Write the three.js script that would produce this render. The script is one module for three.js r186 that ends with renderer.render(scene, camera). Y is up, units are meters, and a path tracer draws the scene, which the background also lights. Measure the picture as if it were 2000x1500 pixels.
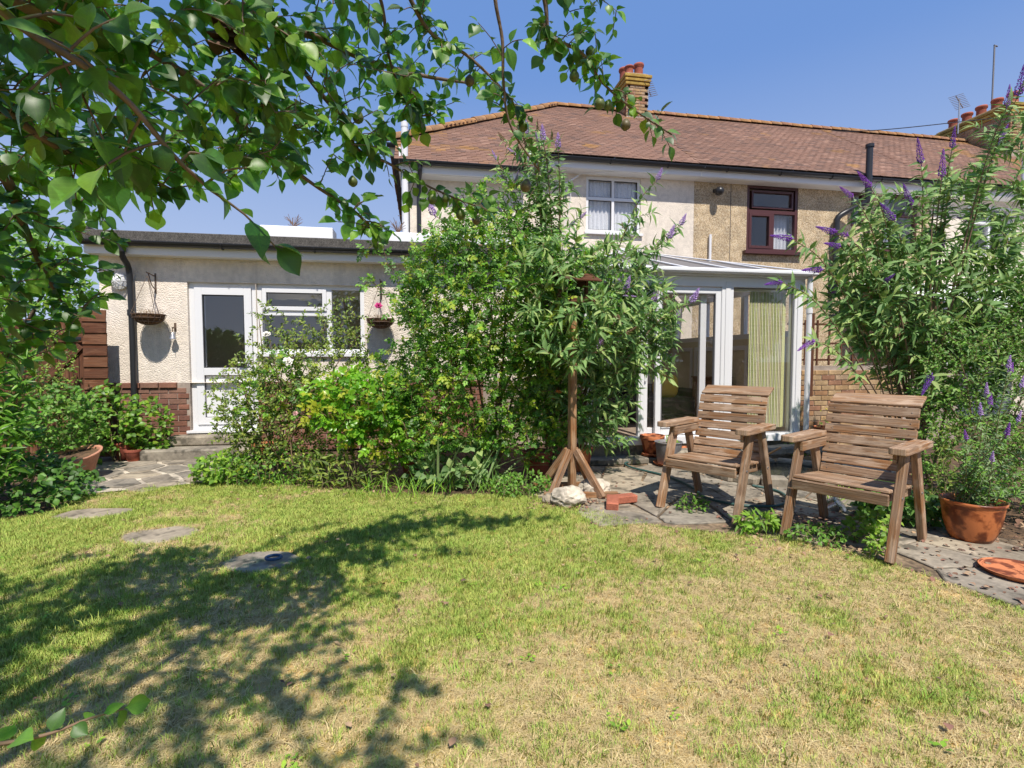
import * as THREE from 'three';
import { mergeGeometries, mergeVertices } from 'three/addons/utils/BufferGeometryUtils.js';

// ---------- camera, sky, sun, exposure ----------
const scene = new THREE.Scene();
const camera = new THREE.PerspectiveCamera(73.74, 4 / 3, 0.05, 600);
camera.position.set(0, 1.3, 0);
camera.rotation.order = 'YXZ';
camera.rotation.set(-0.0499, -Math.PI / 18, 0);
camera.updateMatrixWorld();
const renderer = new THREE.WebGLRenderer({ antialias: true });
renderer.setSize(1024, 768);
renderer.toneMapping = THREE.LinearToneMapping;
renderer.toneMappingExposure = 1.74;
renderer.shadowMap.enabled = true;
{
  const w = 256, h = 128, data = new Float32Array(w * h * 4);
  const zen = [0.070, 0.146, 0.336], mid = [0.096, 0.183, 0.398], hor = [0.36, 0.415, 0.525];
  for (let j = 0; j < h; j++) {
    const el = ((j + 0.5) / h - 0.5) * 180;
    const a = Math.max(0, el);
    const t1 = Math.min(1, a / 28), t2 = Math.max(0, Math.min(1, (a - 28) / 50));
    for (let i = 0; i < w; i++) for (let c = 0; c < 4; c++) {
      const s1 = Math.pow(t1, 0.8);
      const v = c === 3 ? 1 : (a < 28 ? hor[c] + (mid[c] - hor[c]) * s1 : mid[c] + (zen[c] - mid[c]) * t2);
      data[(j * w + i) * 4 + c] = v;
    }
  }
  const sky = new THREE.DataTexture(data, w, h, THREE.RGBAFormat, THREE.FloatType);
  sky.mapping = THREE.EquirectangularReflectionMapping;
  sky.magFilter = THREE.LinearFilter; sky.minFilter = THREE.LinearFilter;
  sky.needsUpdate = true;
  scene.background = sky; scene.environment = sky;
}
const sun = new THREE.DirectionalLight(new THREE.Color(1, 0.93, 0.84), 3.5);
sun.position.set(0.05 * 30 + 1, 0.829 * 30, 0.557 * 30 - 5);
sun.target.position.set(1, 0, -5);
sun.castShadow = true; sun.shadow.radius = 1;
sun.shadow.mapSize.set(4096, 4096);
Object.assign(sun.shadow.camera, { left: -16, right: 16, top: 16, bottom: -16, near: 1, far: 80 });
scene.add(sun); scene.add(sun.target);

// ---------- helpers ----------
let seed = 12345;
function rnd() { seed = (seed + 0x6D2B79F5) | 0; let t = Math.imul(seed ^ (seed >>> 15), 1 | seed); t = (t + Math.imul(t ^ (t >>> 7), 61 | t)) ^ t; return ((t ^ (t >>> 14)) >>> 0) / 4294967296; }
const rr = (a, b) => a + (b - a) * rnd();
const pick = (a) => a[Math.floor(rnd() * a.length)];
const V = (x, y, z) => new THREE.Vector3(x, y, z);
const taken = {};
function numbered(n) { if (!(n in taken)) { taken[n] = 0; return n; } taken[n]++; return n + '_' + String(taken[n]).padStart(3, '0'); }
function thing(name, label, category, pos = [0, 0, 0], turn = 0, group) {
  const o = new THREE.Group(); o.name = numbered(name); o.position.set(...pos); o.rotation.y = turn;
  o.userData = { label, category }; if (group) o.userData.group = group; scene.add(o); return o;
}
function mesh(name, geo, mat, parent) {
  const m = new THREE.Mesh(geo, mat); m.castShadow = true; m.receiveShadow = true;
  m.name = parent ? name : numbered(name); (parent || scene).add(m); return m;
}
function structure(name, geo, mat, label) { const m = mesh(name, geo, mat); m.userData.kind = 'structure'; if (label) m.userData.label = label; return m; }
function stuff(m) { m.userData.kind = 'stuff'; return m; }

// noise
function hash(x, y, s) { let h = Math.imul(x | 0, 374761393) ^ Math.imul(y | 0, 668265263) ^ Math.imul(s | 0, 982451653); h = Math.imul(h ^ (h >>> 13), 1274126177); return ((h ^ (h >>> 16)) >>> 0) / 4294967296; }
function vn(x, y, px, py, s) {
  const xi = Math.floor(x), yi = Math.floor(y), fx = x - xi, fy = y - yi;
  const u = fx * fx * (3 - 2 * fx), v = fy * fy * (3 - 2 * fy);
  const m = (a, p) => p ? ((a % p) + p) % p : a;
  const a = hash(m(xi, px), m(yi, py), s), b = hash(m(xi + 1, px), m(yi, py), s), c = hash(m(xi, px), m(yi + 1, py), s), d = hash(m(xi + 1, px), m(yi + 1, py), s);
  return a + (b - a) * u + (c - a) * v + (a - b - c + d) * u * v;
}
function fbm(x, y, px, py, s, o = 4) { let t = 0, a = 0.5, n = 0; for (let i = 0; i < o; i++) { t += a * vn(x, y, px, py, s + i * 17); n += a; a *= 0.5; x *= 2; y *= 2; px *= 2; py *= 2; } return t / n; }
function worley(x, y, p, s) {
  const xi = Math.floor(x), yi = Math.floor(y); let d = 9, id = 0;
  for (let j = -1; j <= 1; j++) for (let i = -1; i <= 1; i++) {
    const cx = ((xi + i) % p + p) % p, cy = ((yi + j) % p + p) % p;
    const dx = xi + i + hash(cx, cy, s) - x, dy = yi + j + hash(cx, cy, s + 5) - y, q = dx * dx + dy * dy;
    if (q < d) { d = q; id = hash(cx, cy, s + 9); }
  }
  return [Math.sqrt(d), id];
}
function tex(n, metresX, metresY, srgb, fn) {
  const data = new Uint8Array(n * n * 4);
  for (let j = 0; j < n; j++) for (let i = 0; i < n; i++) {
    const c = fn(i / n, j / n), k = (j * n + i) * 4;
    const q = (typeof c === 'number') ? [c, c, c] : c;
    for (let a = 0; a < 3; a++) data[k + a] = Math.max(0, Math.min(255, q[a] * 255));
    data[k + 3] = 255;
  }
  const t = new THREE.DataTexture(data, n, n, THREE.RGBAFormat);
  t.wrapS = t.wrapT = THREE.RepeatWrapping; t.magFilter = THREE.LinearFilter; t.minFilter = THREE.LinearMipmapLinearFilter; t.generateMipmaps = true;
  t.repeat.set(1 / metresX, 1 / metresY); if (srgb) t.colorSpace = THREE.SRGBColorSpace; t.needsUpdate = true; return t;
}
const mixc = (a, b, t) => [a[0] + (b[0] - a[0]) * t, a[1] + (b[1] - a[1]) * t, a[2] + (b[2] - a[2]) * t];
const col = (r, g, b) => new THREE.Color().setRGB(r, g, b);
function std(c, rough = 0.8, extra = {}) { return new THREE.MeshStandardMaterial({ color: col(...c), roughness: rough, side: THREE.DoubleSide, ...extra }); }

// geometry
function finish(pos, nor, uv) {
  const g = new THREE.BufferGeometry();
  g.setAttribute('position', new THREE.Float32BufferAttribute(pos, 3));
  g.setAttribute('normal', new THREE.Float32BufferAttribute(nor, 3));
  g.setAttribute('uv', new THREE.Float32BufferAttribute(uv, 2)); return g;
}
// chamfered box, uv in metres; u runs along x (along grain) unless the face points along x
function cbox(w, h, d, c = 0.004, off = true) {
  const pos = [], nor = [], uv = [], H = [w / 2, h / 2, d / 2]; c = Math.min(c, w / 3, h / 3, d / 3);
  const ou = off ? rnd() * 7 : 0, ov = off ? rnd() * 7 : 0;
  const tri = (a, b, e) => {
    const n = b.clone().sub(a).cross(e.clone().sub(a)).normalize();
    const ctr = a.clone().add(b).add(e);
    if (n.dot(ctr) < 0) { const t = b; b = e; e = t; n.negate(); }
    const ax = Math.abs(n.x), ay = Math.abs(n.y), az = Math.abs(n.z);
    for (const p of [a, b, e]) {
      pos.push(p.x, p.y, p.z); nor.push(n.x, n.y, n.z);
      if (ax > ay && ax > az) uv.push(p.z + ou, p.y + ov); else if (ay > az) uv.push(p.x + ou, p.z + ov); else uv.push(p.x + ou, p.y + ov);
    }
  };
  const quad = (a, b, e, f) => { tri(a, b, e); tri(a, e, f); };
  const P = (sx, sy, sz, k) => { const v = [sx * (H[0] - (k === 0 ? 0 : c)), sy * (H[1] - (k === 1 ? 0 : c)), sz * (H[2] - (k === 2 ? 0 : c))]; return V(...v); };
  for (const s of [-1, 1]) {
    quad(P(s, -1, -1, 0), P(s, 1, -1, 0), P(s, 1, 1, 0), P(s, -1, 1, 0));
    quad(P(-1, s, -1, 1), P(1, s, -1, 1), P(1, s, 1, 1), P(-1, s, 1, 1));
    quad(P(-1, -1, s, 2), P(1, -1, s, 2), P(1, 1, s, 2), P(-1, 1, s, 2));
  }
  if (c > 0) {
    for (const s of [-1, 1]) for (const t of [-1, 1]) {
      quad(P(-1, s, t, 1), P(1, s, t, 1), P(1, s, t, 2), P(-1, s, t, 2));
      quad(P(s, -1, t, 0), P(s, 1, t, 0), P(s, 1, t, 2), P(s, -1, t, 2));
      quad(P(s, t, -1, 0), P(s, t, 1, 0), P(s, t, 1, 1), P(s, t, -1, 1));
      for (const q of [-1, 1]) tri(P(s, t, q, 0), P(s, t, q, 1), P(s, t, q, 2));
    }
  }
  return finish(pos, nor, uv);
}
// box given by its extents in world metres
function bx(x0, x1, y0, y1, z0, z1, c = 0.003) { const g = cbox(x1 - x0, y1 - y0, z1 - z0, c, false); g.translate((x0 + x1) / 2, (y0 + y1) / 2, (z0 + z1) / 2); reuv(g); return g; }
function reuv(g) {
  const p = g.attributes.position, n = g.attributes.normal, u = new Float32Array(p.count * 2);
  for (let i = 0; i < p.count; i++) {
    const ax = Math.abs(n.getX(i)), ay = Math.abs(n.getY(i)), az = Math.abs(n.getZ(i));
    if (ax > ay && ax > az) { u[2 * i] = p.getZ(i); u[2 * i + 1] = p.getY(i); } else if (ay > az) { u[2 * i] = p.getX(i); u[2 * i + 1] = p.getZ(i); } else { u[2 * i] = p.getX(i); u[2 * i + 1] = p.getY(i); }
  }
  g.setAttribute('uv', new THREE.BufferAttribute(u, 2)); return g;
}
// timber bar from a to b: width w (across, along "side"), thickness t
function bar(a, b, w, t, side, c = 0.004) {
  const A = V(...a), B = V(...b), X = B.clone().sub(A), L = X.length(); X.normalize();
  let Y = V(...(side || [0, 1, 0])); Y.addScaledVector(X, -Y.dot(X)).normalize(); const Z = X.clone().cross(Y);
  const g = cbox(L, w, t, c); const m = new THREE.Matrix4().makeBasis(X, Y, Z); m.setPosition(A.clone().add(B).multiplyScalar(0.5)); g.applyMatrix4(m); return g;
}
function rod(a, b, r, n = 8) { const A = V(...a), B = V(...b); return new THREE.TubeGeometry(new THREE.LineCurve3(A, B), 1, r, n, false).toNonIndexed(); }
function tube(pts, r, n = 8, seg) { const c = new THREE.CatmullRomCurve3(pts.map((p) => V(...p))); return new THREE.TubeGeometry(c, seg || pts.length * 6, r, n, false).toNonIndexed(); }
function lathe(pts, n = 28) { return new THREE.LatheGeometry(pts.map((p) => new THREE.Vector2(p[0], p[1])), n).toNonIndexed(); }
function merge(l) { return mergeGeometries(l.map((g) => { const q = g.index ? g.toNonIndexed() : g; for (const k of Object.keys(q.attributes)) if (!['position', 'normal', 'uv'].includes(k)) q.deleteAttribute(k); return q; })); }
function wallGeo(x0, x1, y0, y1, z0, z1, holes) {
  const s = new THREE.Shape(); s.moveTo(x0, y0); s.lineTo(x1, y0); s.lineTo(x1, y1); s.lineTo(x0, y1); s.closePath();
  for (const [a, b, c, d] of holes) { const p = new THREE.Path(); p.moveTo(a, c); p.lineTo(a, d); p.lineTo(b, d); p.lineTo(b, c); p.closePath(); s.holes.push(p); }
  const g = new THREE.ExtrudeGeometry(s, { depth: z1 - z0, bevelEnabled: false }); g.translate(0, 0, z0);
  return reuv(g.index ? g.toNonIndexed() : g);
}
function inPoly(x, z, P) { let c = false; for (let i = 0, j = P.length - 1; i < P.length; j = i++) { const [xi, zi] = P[i], [xj, zj] = P[j]; if ((zi > z) !== (zj > z) && x < (xj - xi) * (z - zi) / (zj - zi) + xi) c = !c; } return c; }
const camF = V(Math.sin(Math.PI / 18), 0, -Math.cos(Math.PI / 18)), camR = V(Math.cos(Math.PI / 18), 0, Math.sin(Math.PI / 18));
// ---------- materials ----------
const T = {};
T.rough = tex(512, 0.8, 0.8, false, (u, v) => { const a = worley(u * 46, v * 46, 46, 3), b = worley(u * 90, v * 90, 90, 8); return 0.62 * (1 - a[0]) + 0.25 * (1 - b[0]) + 0.2 * fbm(u * 16, v * 16, 16, 16, 4, 3); });
T.renderC = tex(512, 3.1, 3.1, true, (u, v) => { const n = fbm(u * 5, v * 5, 5, 5, 21, 6), f = fbm(u * 70, v * 70, 70, 70, 9, 2), s = fbm(u * 22, v * 3, 22, 3, 31, 4); const k = 0.85 + 0.15 * n + 0.10 * (f - 0.5) - 0.10 * Math.max(0, s - 0.58) * 3; return [k, k * 0.985, k * 0.965]; });
T.pebC = tex(512, 0.7, 0.7, true, (u, v) => { const a = worley(u * 66, v * 66, 66, 13); const n = fbm(u * 4, v * 4, 4, 4, 2, 3); const base = a[1] < 0.35 ? [0.76, 0.68, 0.56] : a[1] < 0.7 ? [0.90, 0.83, 0.71] : a[1] < 0.9 ? [0.97, 0.93, 0.84] : [0.60, 0.53, 0.44]; const k = (0.85 + 0.3 * n) * (a[0] > 0.62 ? 0.8 : 1); return base.map((x) => x * k); });
T.pebB = tex(512, 0.7, 0.7, false, (u, v) => 1 - worley(u * 66, v * 66, 66, 13)[0]);
T.wood = tex(512, 0.9, 0.22, true, (u, v) => {
  const w = fbm(u * 3, v * 5, 3, 5, 41, 3); const g = fbm(u * 5 + w * 1.2, v * 70, 5, 70, 43, 3), l = fbm(u * 4, v * 12, 4, 12, 47, 3), p = fbm(u * 7, v * 7, 7, 7, 49, 4);
  let c = mixc([0.50, 0.39, 0.30], [0.80, 0.70, 0.60], g); c = mixc(c, [0.63, 0.45, 0.28], Math.max(0, Math.min(1, (l - 0.45) * 3))); c = mixc(c, [0.92, 0.86, 0.79], Math.max(0, Math.min(0.4, (p - 0.55) * 3)));
  const crack = g < 0.3 ? 0.72 : 1; return c.map((x) => x * crack);
});
T.woodB = tex(512, 0.9, 0.22, false, (u, v) => { const w = fbm(u * 3, v * 5, 3, 5, 41, 3); return fbm(u * 5 + w * 1.2, v * 70, 5, 70, 43, 3); });
T.stone = tex(512, 1.1, 1.1, true, (u, v) => { const n = fbm(u * 4, v * 4, 4, 4, 61, 6), m = fbm(u * 40, v * 40, 40, 40, 62, 2), l = fbm(u * 9, v * 9, 9, 9, 66, 4); let k = 0.62 + 0.42 * n + 0.16 * (m - 0.5); let c = [k, k * 0.97, k * 0.92]; if (l > 0.6) c = mixc(c, [0.93, 0.91, 0.86], Math.min(1, (l - 0.6) * 7)); if (l < 0.36) c = mixc(c, [0.46, 0.45, 0.42], Math.min(0.7, (0.36 - l) * 6)); return c; });
T.stoneB = tex(512, 1.1, 1.1, false, (u, v) => 0.7 * fbm(u * 9, v * 9, 9, 9, 63, 5) + 0.3 * fbm(u * 80, v * 80, 80, 80, 64, 2));
T.mott = tex(256, 0.5, 0.5, true, (u, v) => { const n = fbm(u * 5, v * 5, 5, 5, 71, 5), m = fbm(u * 40, v * 40, 40, 40, 72, 2); const k = 0.72 + 0.32 * n + 0.14 * (m - 0.5); return [k, k * 0.97, k * 0.95]; });
T.mottB = tex(256, 0.5, 0.5, false, (u, v) => 0.5 * fbm(u * 12, v * 12, 12, 12, 73, 4) + 0.5 * fbm(u * 60, v * 60, 60, 60, 74, 2));
T.felt = tex(256, 0.4, 0.4, true, (u, v) => { const m = vn(u * 120, v * 120, 120, 120, 81), n = fbm(u * 6, v * 6, 6, 6, 82, 4); const k = 0.42 + 0.3 * n + 0.5 * (m - 0.5); return [k, k * 0.98, k * 0.95]; });
T.soil = tex(512, 1.4, 1.4, true, (u, v) => { const n = fbm(u * 8, v * 8, 8, 8, 91, 5), m = fbm(u * 60, v * 60, 60, 60, 92, 2); const k = 0.45 + 0.5 * n + 0.4 * (m - 0.5); return [k, k * 0.90, k * 0.78]; });
T.lawn = tex(1024, 3.7, 3.7, true, (u, v) => { const n = fbm(u * 7, v * 7, 7, 7, 101, 5), m = fbm(u * 190, v * 190, 190, 190, 102, 2), q = fbm(u * 40, v * 40, 40, 40, 103, 3); let c = mixc([0.84, 0.74, 0.55], [0.62, 0.62, 0.36], Math.max(0, Math.min(1, (n - 0.42) * 5))); c = mixc(c, [0.52, 0.42, 0.30], Math.max(0, Math.min(0.6, (q - 0.60) * 5))); return c.map((x) => x * (0.78 + 0.44 * m)); });
T.tile = tex(256, 0.9, 0.9, true, (u, v) => { const n = fbm(u * 9, v * 9, 9, 9, 111, 5); const k = 0.68 + 0.45 * n; return [k, k * 0.97, k * 0.94]; });
T.curtain = tex(256, 0.6, 0.6, true, (u, v) => { const k = 0.86 + 0.14 * vn(u * 90, v * 90, 90, 90, 120); return k; });
T.rust = tex(256, 0.5, 0.5, true, (u, v) => { const n = fbm(u * 7, v * 7, 7, 7, 131, 5); return mixc([1, 0.93, 0.86], [0.55, 0.42, 0.34], Math.max(0, Math.min(1, (n - 0.46) * 5))); });
const bump = (t, s) => ({ bumpMap: t, bumpScale: s });
const M = {
  render: std([0.92, 0.85, 0.755], 0.95, { map: T.renderC, ...bump(T.rough, 0.010) }),
  renderHouse: std([0.87, 0.805, 0.715], 0.95, { map: T.renderC, ...bump(T.rough, 0.006) }),
  pebble: std([0.79, 0.735, 0.655], 0.95, { map: T.pebC, ...bump(T.pebB, 0.005) }),
  upvc: std([0.72, 0.725, 0.735], 0.3), white: std([0.78, 0.785, 0.79], 0.5), cream: std([0.62, 0.55, 0.40], 0.5),
  black: std([0.022, 0.023, 0.026], 0.35), felt: std([0.30, 0.29, 0.28], 0.98, { map: T.felt, ...bump(T.felt, 0.003) }),
  wood: std([0.74, 0.69, 0.62], 0.85, { map: T.wood, ...bump(T.woodB, 0.0025) }),
  woodB: std([0.86, 0.80, 0.73], 0.85, { map: T.wood, ...bump(T.woodB, 0.0025) }),
  woodC: std([0.60, 0.55, 0.49], 0.85, { map: T.wood, ...bump(T.woodB, 0.0025) }),
  fence: std([0.27, 0.15, 0.10], 0.9, { map: T.wood, ...bump(T.woodB, 0.003) }),
  fenceB: std([0.38, 0.235, 0.165], 0.9, { map: T.wood, ...bump(T.woodB, 0.003) }),
  post: std([0.70, 0.58, 0.43], 0.85, { map: T.wood, ...bump(T.woodB, 0.0025) }),
  postGrey: std([0.74, 0.66, 0.58], 0.9, { map: T.wood, ...bump(T.woodB, 0.003) }),
  stoneA: std([0.42, 0.385, 0.33], 0.95, { map: T.stone, ...bump(T.stoneB, 0.008) }),
  stoneB: std([0.36, 0.34, 0.30], 0.95, { map: T.stone, ...bump(T.stoneB, 0.008) }),
  stoneC: std([0.48, 0.43, 0.35], 0.95, { map: T.stone, ...bump(T.stoneB, 0.008) }),
  mortar: std([0.40, 0.36, 0.30], 1, { map: T.soil, ...bump(T.mottB, 0.006) }), chalk: std([0.78, 0.73, 0.64], 0.95, { map: T.stone, ...bump(T.stoneB, 0.012) }),
  brickMortar: std([0.48, 0.42, 0.36], 1, { map: T.mott }),
  brickR: ['0.29,0.135,0.09', '0.34,0.165,0.11', '0.24,0.115,0.085', '0.32,0.18,0.13'].map((s) => std(s.split(',').map(Number), 0.9, { map: T.mott, ...bump(T.mottB, 0.004) })),
  brickY: ['0.50,0.34,0.17', '0.44,0.26,0.13', '0.55,0.40,0.22', '0.40,0.22,0.13', '0.48,0.36,0.23'].map((s) => std(s.split(',').map(Number), 0.9, { map: T.mott, ...bump(T.mottB, 0.005) })),
  soil: std([0.22, 0.165, 0.115], 1, { map: T.soil, ...bump(T.mottB, 0.02) }), lawn: std([0.84, 0.76, 0.50], 1, { map: T.lawn, ...bump(T.mottB, 0.01) }),
  terra: std([0.56, 0.225, 0.105], 0.8, { map: T.rust, ...bump(T.mottB, 0.002) }), terraPale: std([0.66, 0.34, 0.22], 0.85, { map: T.mott, ...bump(T.mottB, 0.002) }),
  terraDark: std([0.50, 0.19, 0.07], 0.38, { map: T.rust, ...bump(T.mottB, 0.001) }),
  zinc: std([0.30, 0.31, 0.33], 0.6, { map: T.mott, metalness: 0.3 }), tin: std([0.72, 0.70, 0.66], 0.25, { metalness: 0.9, map: T.mott }),
  hose: std([0.03, 0.085, 0.075], 0.5), bark: std([0.20, 0.15, 0.11], 0.95, { map: T.mott, ...bump(T.mottB, 0.004) }), stem: std([0.22, 0.19, 0.09], 0.9), stemBrown: std([0.20, 0.13, 0.08], 0.9),
  tile: std([1, 1, 1], 0.95, { map: T.tile, ...bump(T.mottB, 0.004) }),
  ridgeB: std([0.36, 0.20, 0.12], 0.98, { map: T.tile, ...bump(T.mottB, 0.01) }), ridgeC: std([0.36, 0.22, 0.12], 0.98, { map: T.tile, ...bump(T.mottB, 0.01) }),
  ridge: std([0.40, 0.225, 0.10], 0.98, { map: T.tile, ...bump(T.mottB, 0.01) }),
  brown: std([0.075, 0.024, 0.022], 0.4), glass: new THREE.MeshPhysicalMaterial({ color: 0xffffff, transmission: 1, thickness: 0, roughness: 0.015, ior: 1.85 }),
  glassDoor: new THREE.MeshPhysicalMaterial({ color: 0xffffff, transmission: 1, thickness: 0, roughness: 0.01, ior: 2.1 }),
  poly: new THREE.MeshPhysicalMaterial({ color: col(0.24, 0.215, 0.20), transmission: 0.45, thickness: 0, roughness: 0.9, specularIntensity: 0.25 }),
  curtain: new THREE.MeshPhysicalMaterial({ color: col(0.90, 0.92, 0.95), transmission: 0.2, thickness: 0, roughness: 1, map: T.curtain, side: THREE.DoubleSide }),
  room: std([0.55, 0.51, 0.45], 0.9), taupe: std([0.62, 0.50, 0.40], 0.9, { map: T.mott }), floorIn: std([0.50, 0.42, 0.33], 0.6, { map: T.mott }),
  potRed: std([0.42, 0.12, 0.075], 0.85, { map: T.mott }), lichenBrick: std([0.52, 0.37, 0.09], 1, { map: T.mott, ...bump(T.mottB, 0.01) }),
  lead: std([0.20, 0.20, 0.21], 0.6, { metalness: 0.4 }), steel: std([0.45, 0.45, 0.46], 0.4, { metalness: 0.8 }), wire: std([0.16, 0.11, 0.08], 0.7, { metalness: 0.4 }),
  coir: std([0.20, 0.125, 0.07], 1, { map: T.soil, ...bump(T.mottB, 0.01) }), lampGlass: new THREE.MeshPhysicalMaterial({ color: 0xffffff, transmission: 0.6, thickness: 0, roughness: 0.25 }),
};
T.leaf = tex(256, 1, 1, true, (u, v) => { const a = Math.abs(u > 0.5 ? u - 1 : u), q = (v - a * 0.9) * 9, f = Math.abs(q - Math.round(q)); let k = 0.93 + 0.14 * (fbm(u * 8, v * 8, 8, 8, 401, 4) - 0.5); if (f < 0.09 && a < 0.42) k += 0.05; if (a < 0.016) k = 1; return [k, k, k * (a < 0.016 ? 0.9 : 1)]; });
function leafMat(c, rough = 0.55, tr = 0.34) { return new THREE.MeshPhysicalMaterial({ color: col(...c), map: T.leaf, specularIntensity: 0.6, roughness: rough, transmission: tr, thickness: 0, side: THREE.DoubleSide }); }
// ---------- ground, lawn, patio, path ----------
{
  const g = new THREE.PlaneGeometry(300, 300); g.rotateX(-Math.PI / 2); g.translate(0, -0.03, 0); reuv(g);
  structure('ground', g, M.soil, 'bare brown garden soil under beds and paving');
}
const lawnPoly = [[-9, 7], [-9, -4.2], [-3.6, -4.45], [-3.05, -4.9], [-3.15, -5.45], [-2.25, -5.73], [-1.36, -5.5], [-0.51, -5.08], [0.16, -4.82], [0.84, -4.78], [1.09, -4.55], [1.43, -4.09], [1.8, -3.63], [2.28, -3.37], [2.62, -3.2], [2.86, -2.88], [2.97, -2.56], [3.04, -2.1], [3.2, -1.2], [3.6, 1], [4.2, 7]];
{
  const s = new THREE.Shape(lawnPoly.map(([x, z]) => new THREE.Vector2(x, -z)));
  const g = new THREE.ShapeGeometry(s).toNonIndexed(); g.rotateX(-Math.PI / 2); g.translate(0, -0.006, 0); reuv(g);
  structure('lawn', g, M.lawn, 'patchy mown lawn, half green and half straw dry');
}
function clip(poly, nx, nz, d) { // keep n.p <= d
  const o = [];
  for (let i = 0; i < poly.length; i++) {
    const a = poly[i], b = poly[(i + 1) % poly.length], da = a[0] * nx + a[1] * nz - d, db = b[0] * nx + b[1] * nz - d;
    if (da <= 0) o.push(a);
    if ((da < 0 && db > 0) || (da > 0 && db < 0)) { const t = da / (da - db); o.push([a[0] + (b[0] - a[0]) * t, a[1] + (b[1] - a[1]) * t]); }
  }
  return o;
}
function paving(parent, poly, step, gap, top, mats, jit = 0.42) {
  const xs = poly.map((p) => p[0]), zs = poly.map((p) => p[1]);
  const x0 = Math.min(...xs) - step, x1 = Math.max(...xs) + step, z0 = Math.min(...zs) - step, z1 = Math.max(...zs) + step;
  const S = [];
  for (let x = x0; x < x1; x += step) for (let z = z0; z < z1; z += step) S.push([x + rr(-jit, jit) * step, z + rr(-jit, jit) * step]);
  for (const s of S) {
    if (!inPoly(s[0], s[1], poly)) continue;
    let c = [[s[0] - 2, s[1] - 2], [s[0] + 2, s[1] - 2], [s[0] + 2, s[1] + 2], [s[0] - 2, s[1] + 2]];
    for (const t of S) { if (t === s) continue; const dx = t[0] - s[0], dz = t[1] - s[1], L = Math.hypot(dx, dz); if (L > 4 * step) continue; c = clip(c, dx / L, dz / L, ((t[0] * t[0] + t[1] * t[1] - s[0] * s[0] - s[1] * s[1]) / 2) / L - gap / 2); }
    if (c.length < 3) continue;
    const q = []; for (let i = 0; i < c.length; i++) { const a = c[i], b = c[(i + 1) % c.length]; q.push(a); if (Math.hypot(a[0] - b[0], a[1] - b[1]) > 0.18) q.push([(a[0] + b[0]) / 2 + rr(-0.013, 0.013), (a[1] + b[1]) / 2 + rr(-0.013, 0.013)]); }
    const sh = new THREE.Shape(q.map(([x, z]) => new THREE.Vector2(x, -z)));
    const g0 = new THREE.ExtrudeGeometry(sh, { depth: 0.04, bevelEnabled: true, bevelThickness: 0.006, bevelSize: 0.006, bevelOffset: -0.006, bevelSegments: 1 });
    const g = g0.index ? g0.toNonIndexed() : g0; g.rotateX(-Math.PI / 2); g.translate(0, top - 0.046 + rr(-0.004, 0.005), 0); reuv(g);
    mesh('paving_slab', g, pick(mats), parent);
  }
}
const patioPoly = [[1.1, -5.0], [1.3, -4.2], [1.75, -3.7], [2.25, -3.42], [2.7, -3.2], [2.95, -2.75], [3.05, -2.1], [3.2, -1.2], [5.6, -1.2], [5.6, -2.2], [4.0, -3.05], [3.95, -4.4], [5.3, -5.0], [5.3, -6.0], [1.5, -6.0]];
{
  const s = new THREE.Shape(patioPoly.map(([x, z]) => new THREE.Vector2(x, -z)));
  const g = new THREE.ShapeGeometry(s).toNonIndexed(); g.rotateX(-Math.PI / 2); g.translate(0, -0.002, 0); reuv(g);
  const p = structure('patio', g, M.mortar, 'crazy paved stone patio in front of the conservatory');
  paving(p, patioPoly, 0.52, 0.022, 0.012, [M.stoneA, M.stoneB, M.stoneA, M.stoneC]);
}
{
  const P = [[-3.35, -5.45], [-2.85, -5.62], [-2.28, -5.8], [-2.1, -6.4], [-2.2, -7.1], [-4.0, -7.2], [-3.75, -6.4]];
  const s = new THREE.Shape(P.map(([x, z]) => new THREE.Vector2(x, -z)));
  const g = new THREE.ShapeGeometry(s).toNonIndexed(); g.rotateX(-Math.PI / 2); g.translate(0, -0.001, 0); reuv(g);
  const p = structure('path', g, M.chalk, 'short stone path with pale mortar leading to the white door');
  paving(p, P, 0.4, 0.05, 0.010, [M.stoneB, M.stoneA, M.stoneC]);
}
{ // stones set in the lawn
  const lab = ['flat pale stone in the lawn nearest the left path', 'flat weathered stone in the lawn, middle of the three', 'flat stone in the lawn carrying the blue ring'];
  [[-2.72, -4.78, 0.30, 0.17], [-1.92, -4.1, 0.25, 0.17], [-1.02, -3.45, 0.25, 0.16]].forEach(([x, z, a, b], k) => {
    const pts = []; for (let i = 0; i < 13; i++) { const t = i / 13 * 6.283, r = rr(0.74, 1.12); pts.push(new THREE.Vector2(Math.cos(t) * a * r, Math.sin(t) * b * r)); }
    const g0 = new THREE.ExtrudeGeometry(new THREE.Shape(pts), { depth: 0.03, bevelEnabled: true, bevelThickness: 0.01, bevelSize: 0.012, bevelSegments: 1 });
    const g = g0.index ? g0.toNonIndexed() : g0; g.rotateX(-Math.PI / 2); g.translate(0, -0.034, 0); reuv(g);
    const m = mesh('stepping_stone', g, k === 2 ? M.stoneB : M.stoneC); m.position.set(x, 0, z); m.userData = { label: lab[k], category: 'stone', group: 'stones sunk in the lawn' };
  });
  const t = new THREE.TorusGeometry(0.042, 0.008, 8, 28); t.rotateX(Math.PI / 2); t.scale(1.1, 1.3, 0.9);
  const m = mesh('blue_ring', t, std([0.03, 0.075, 0.16], 0.5)); m.position.set(-0.94, 0.034, -3.42); m.userData = { label: 'small dark blue plastic ring lying on a lawn stone', category: 'ring' };
}
const stonePads = [[-2.72, -4.78, 0.30, 0.17], [-1.92, -4.1, 0.25, 0.17], [-1.02, -3.45, 0.25, 0.16]];
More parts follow.
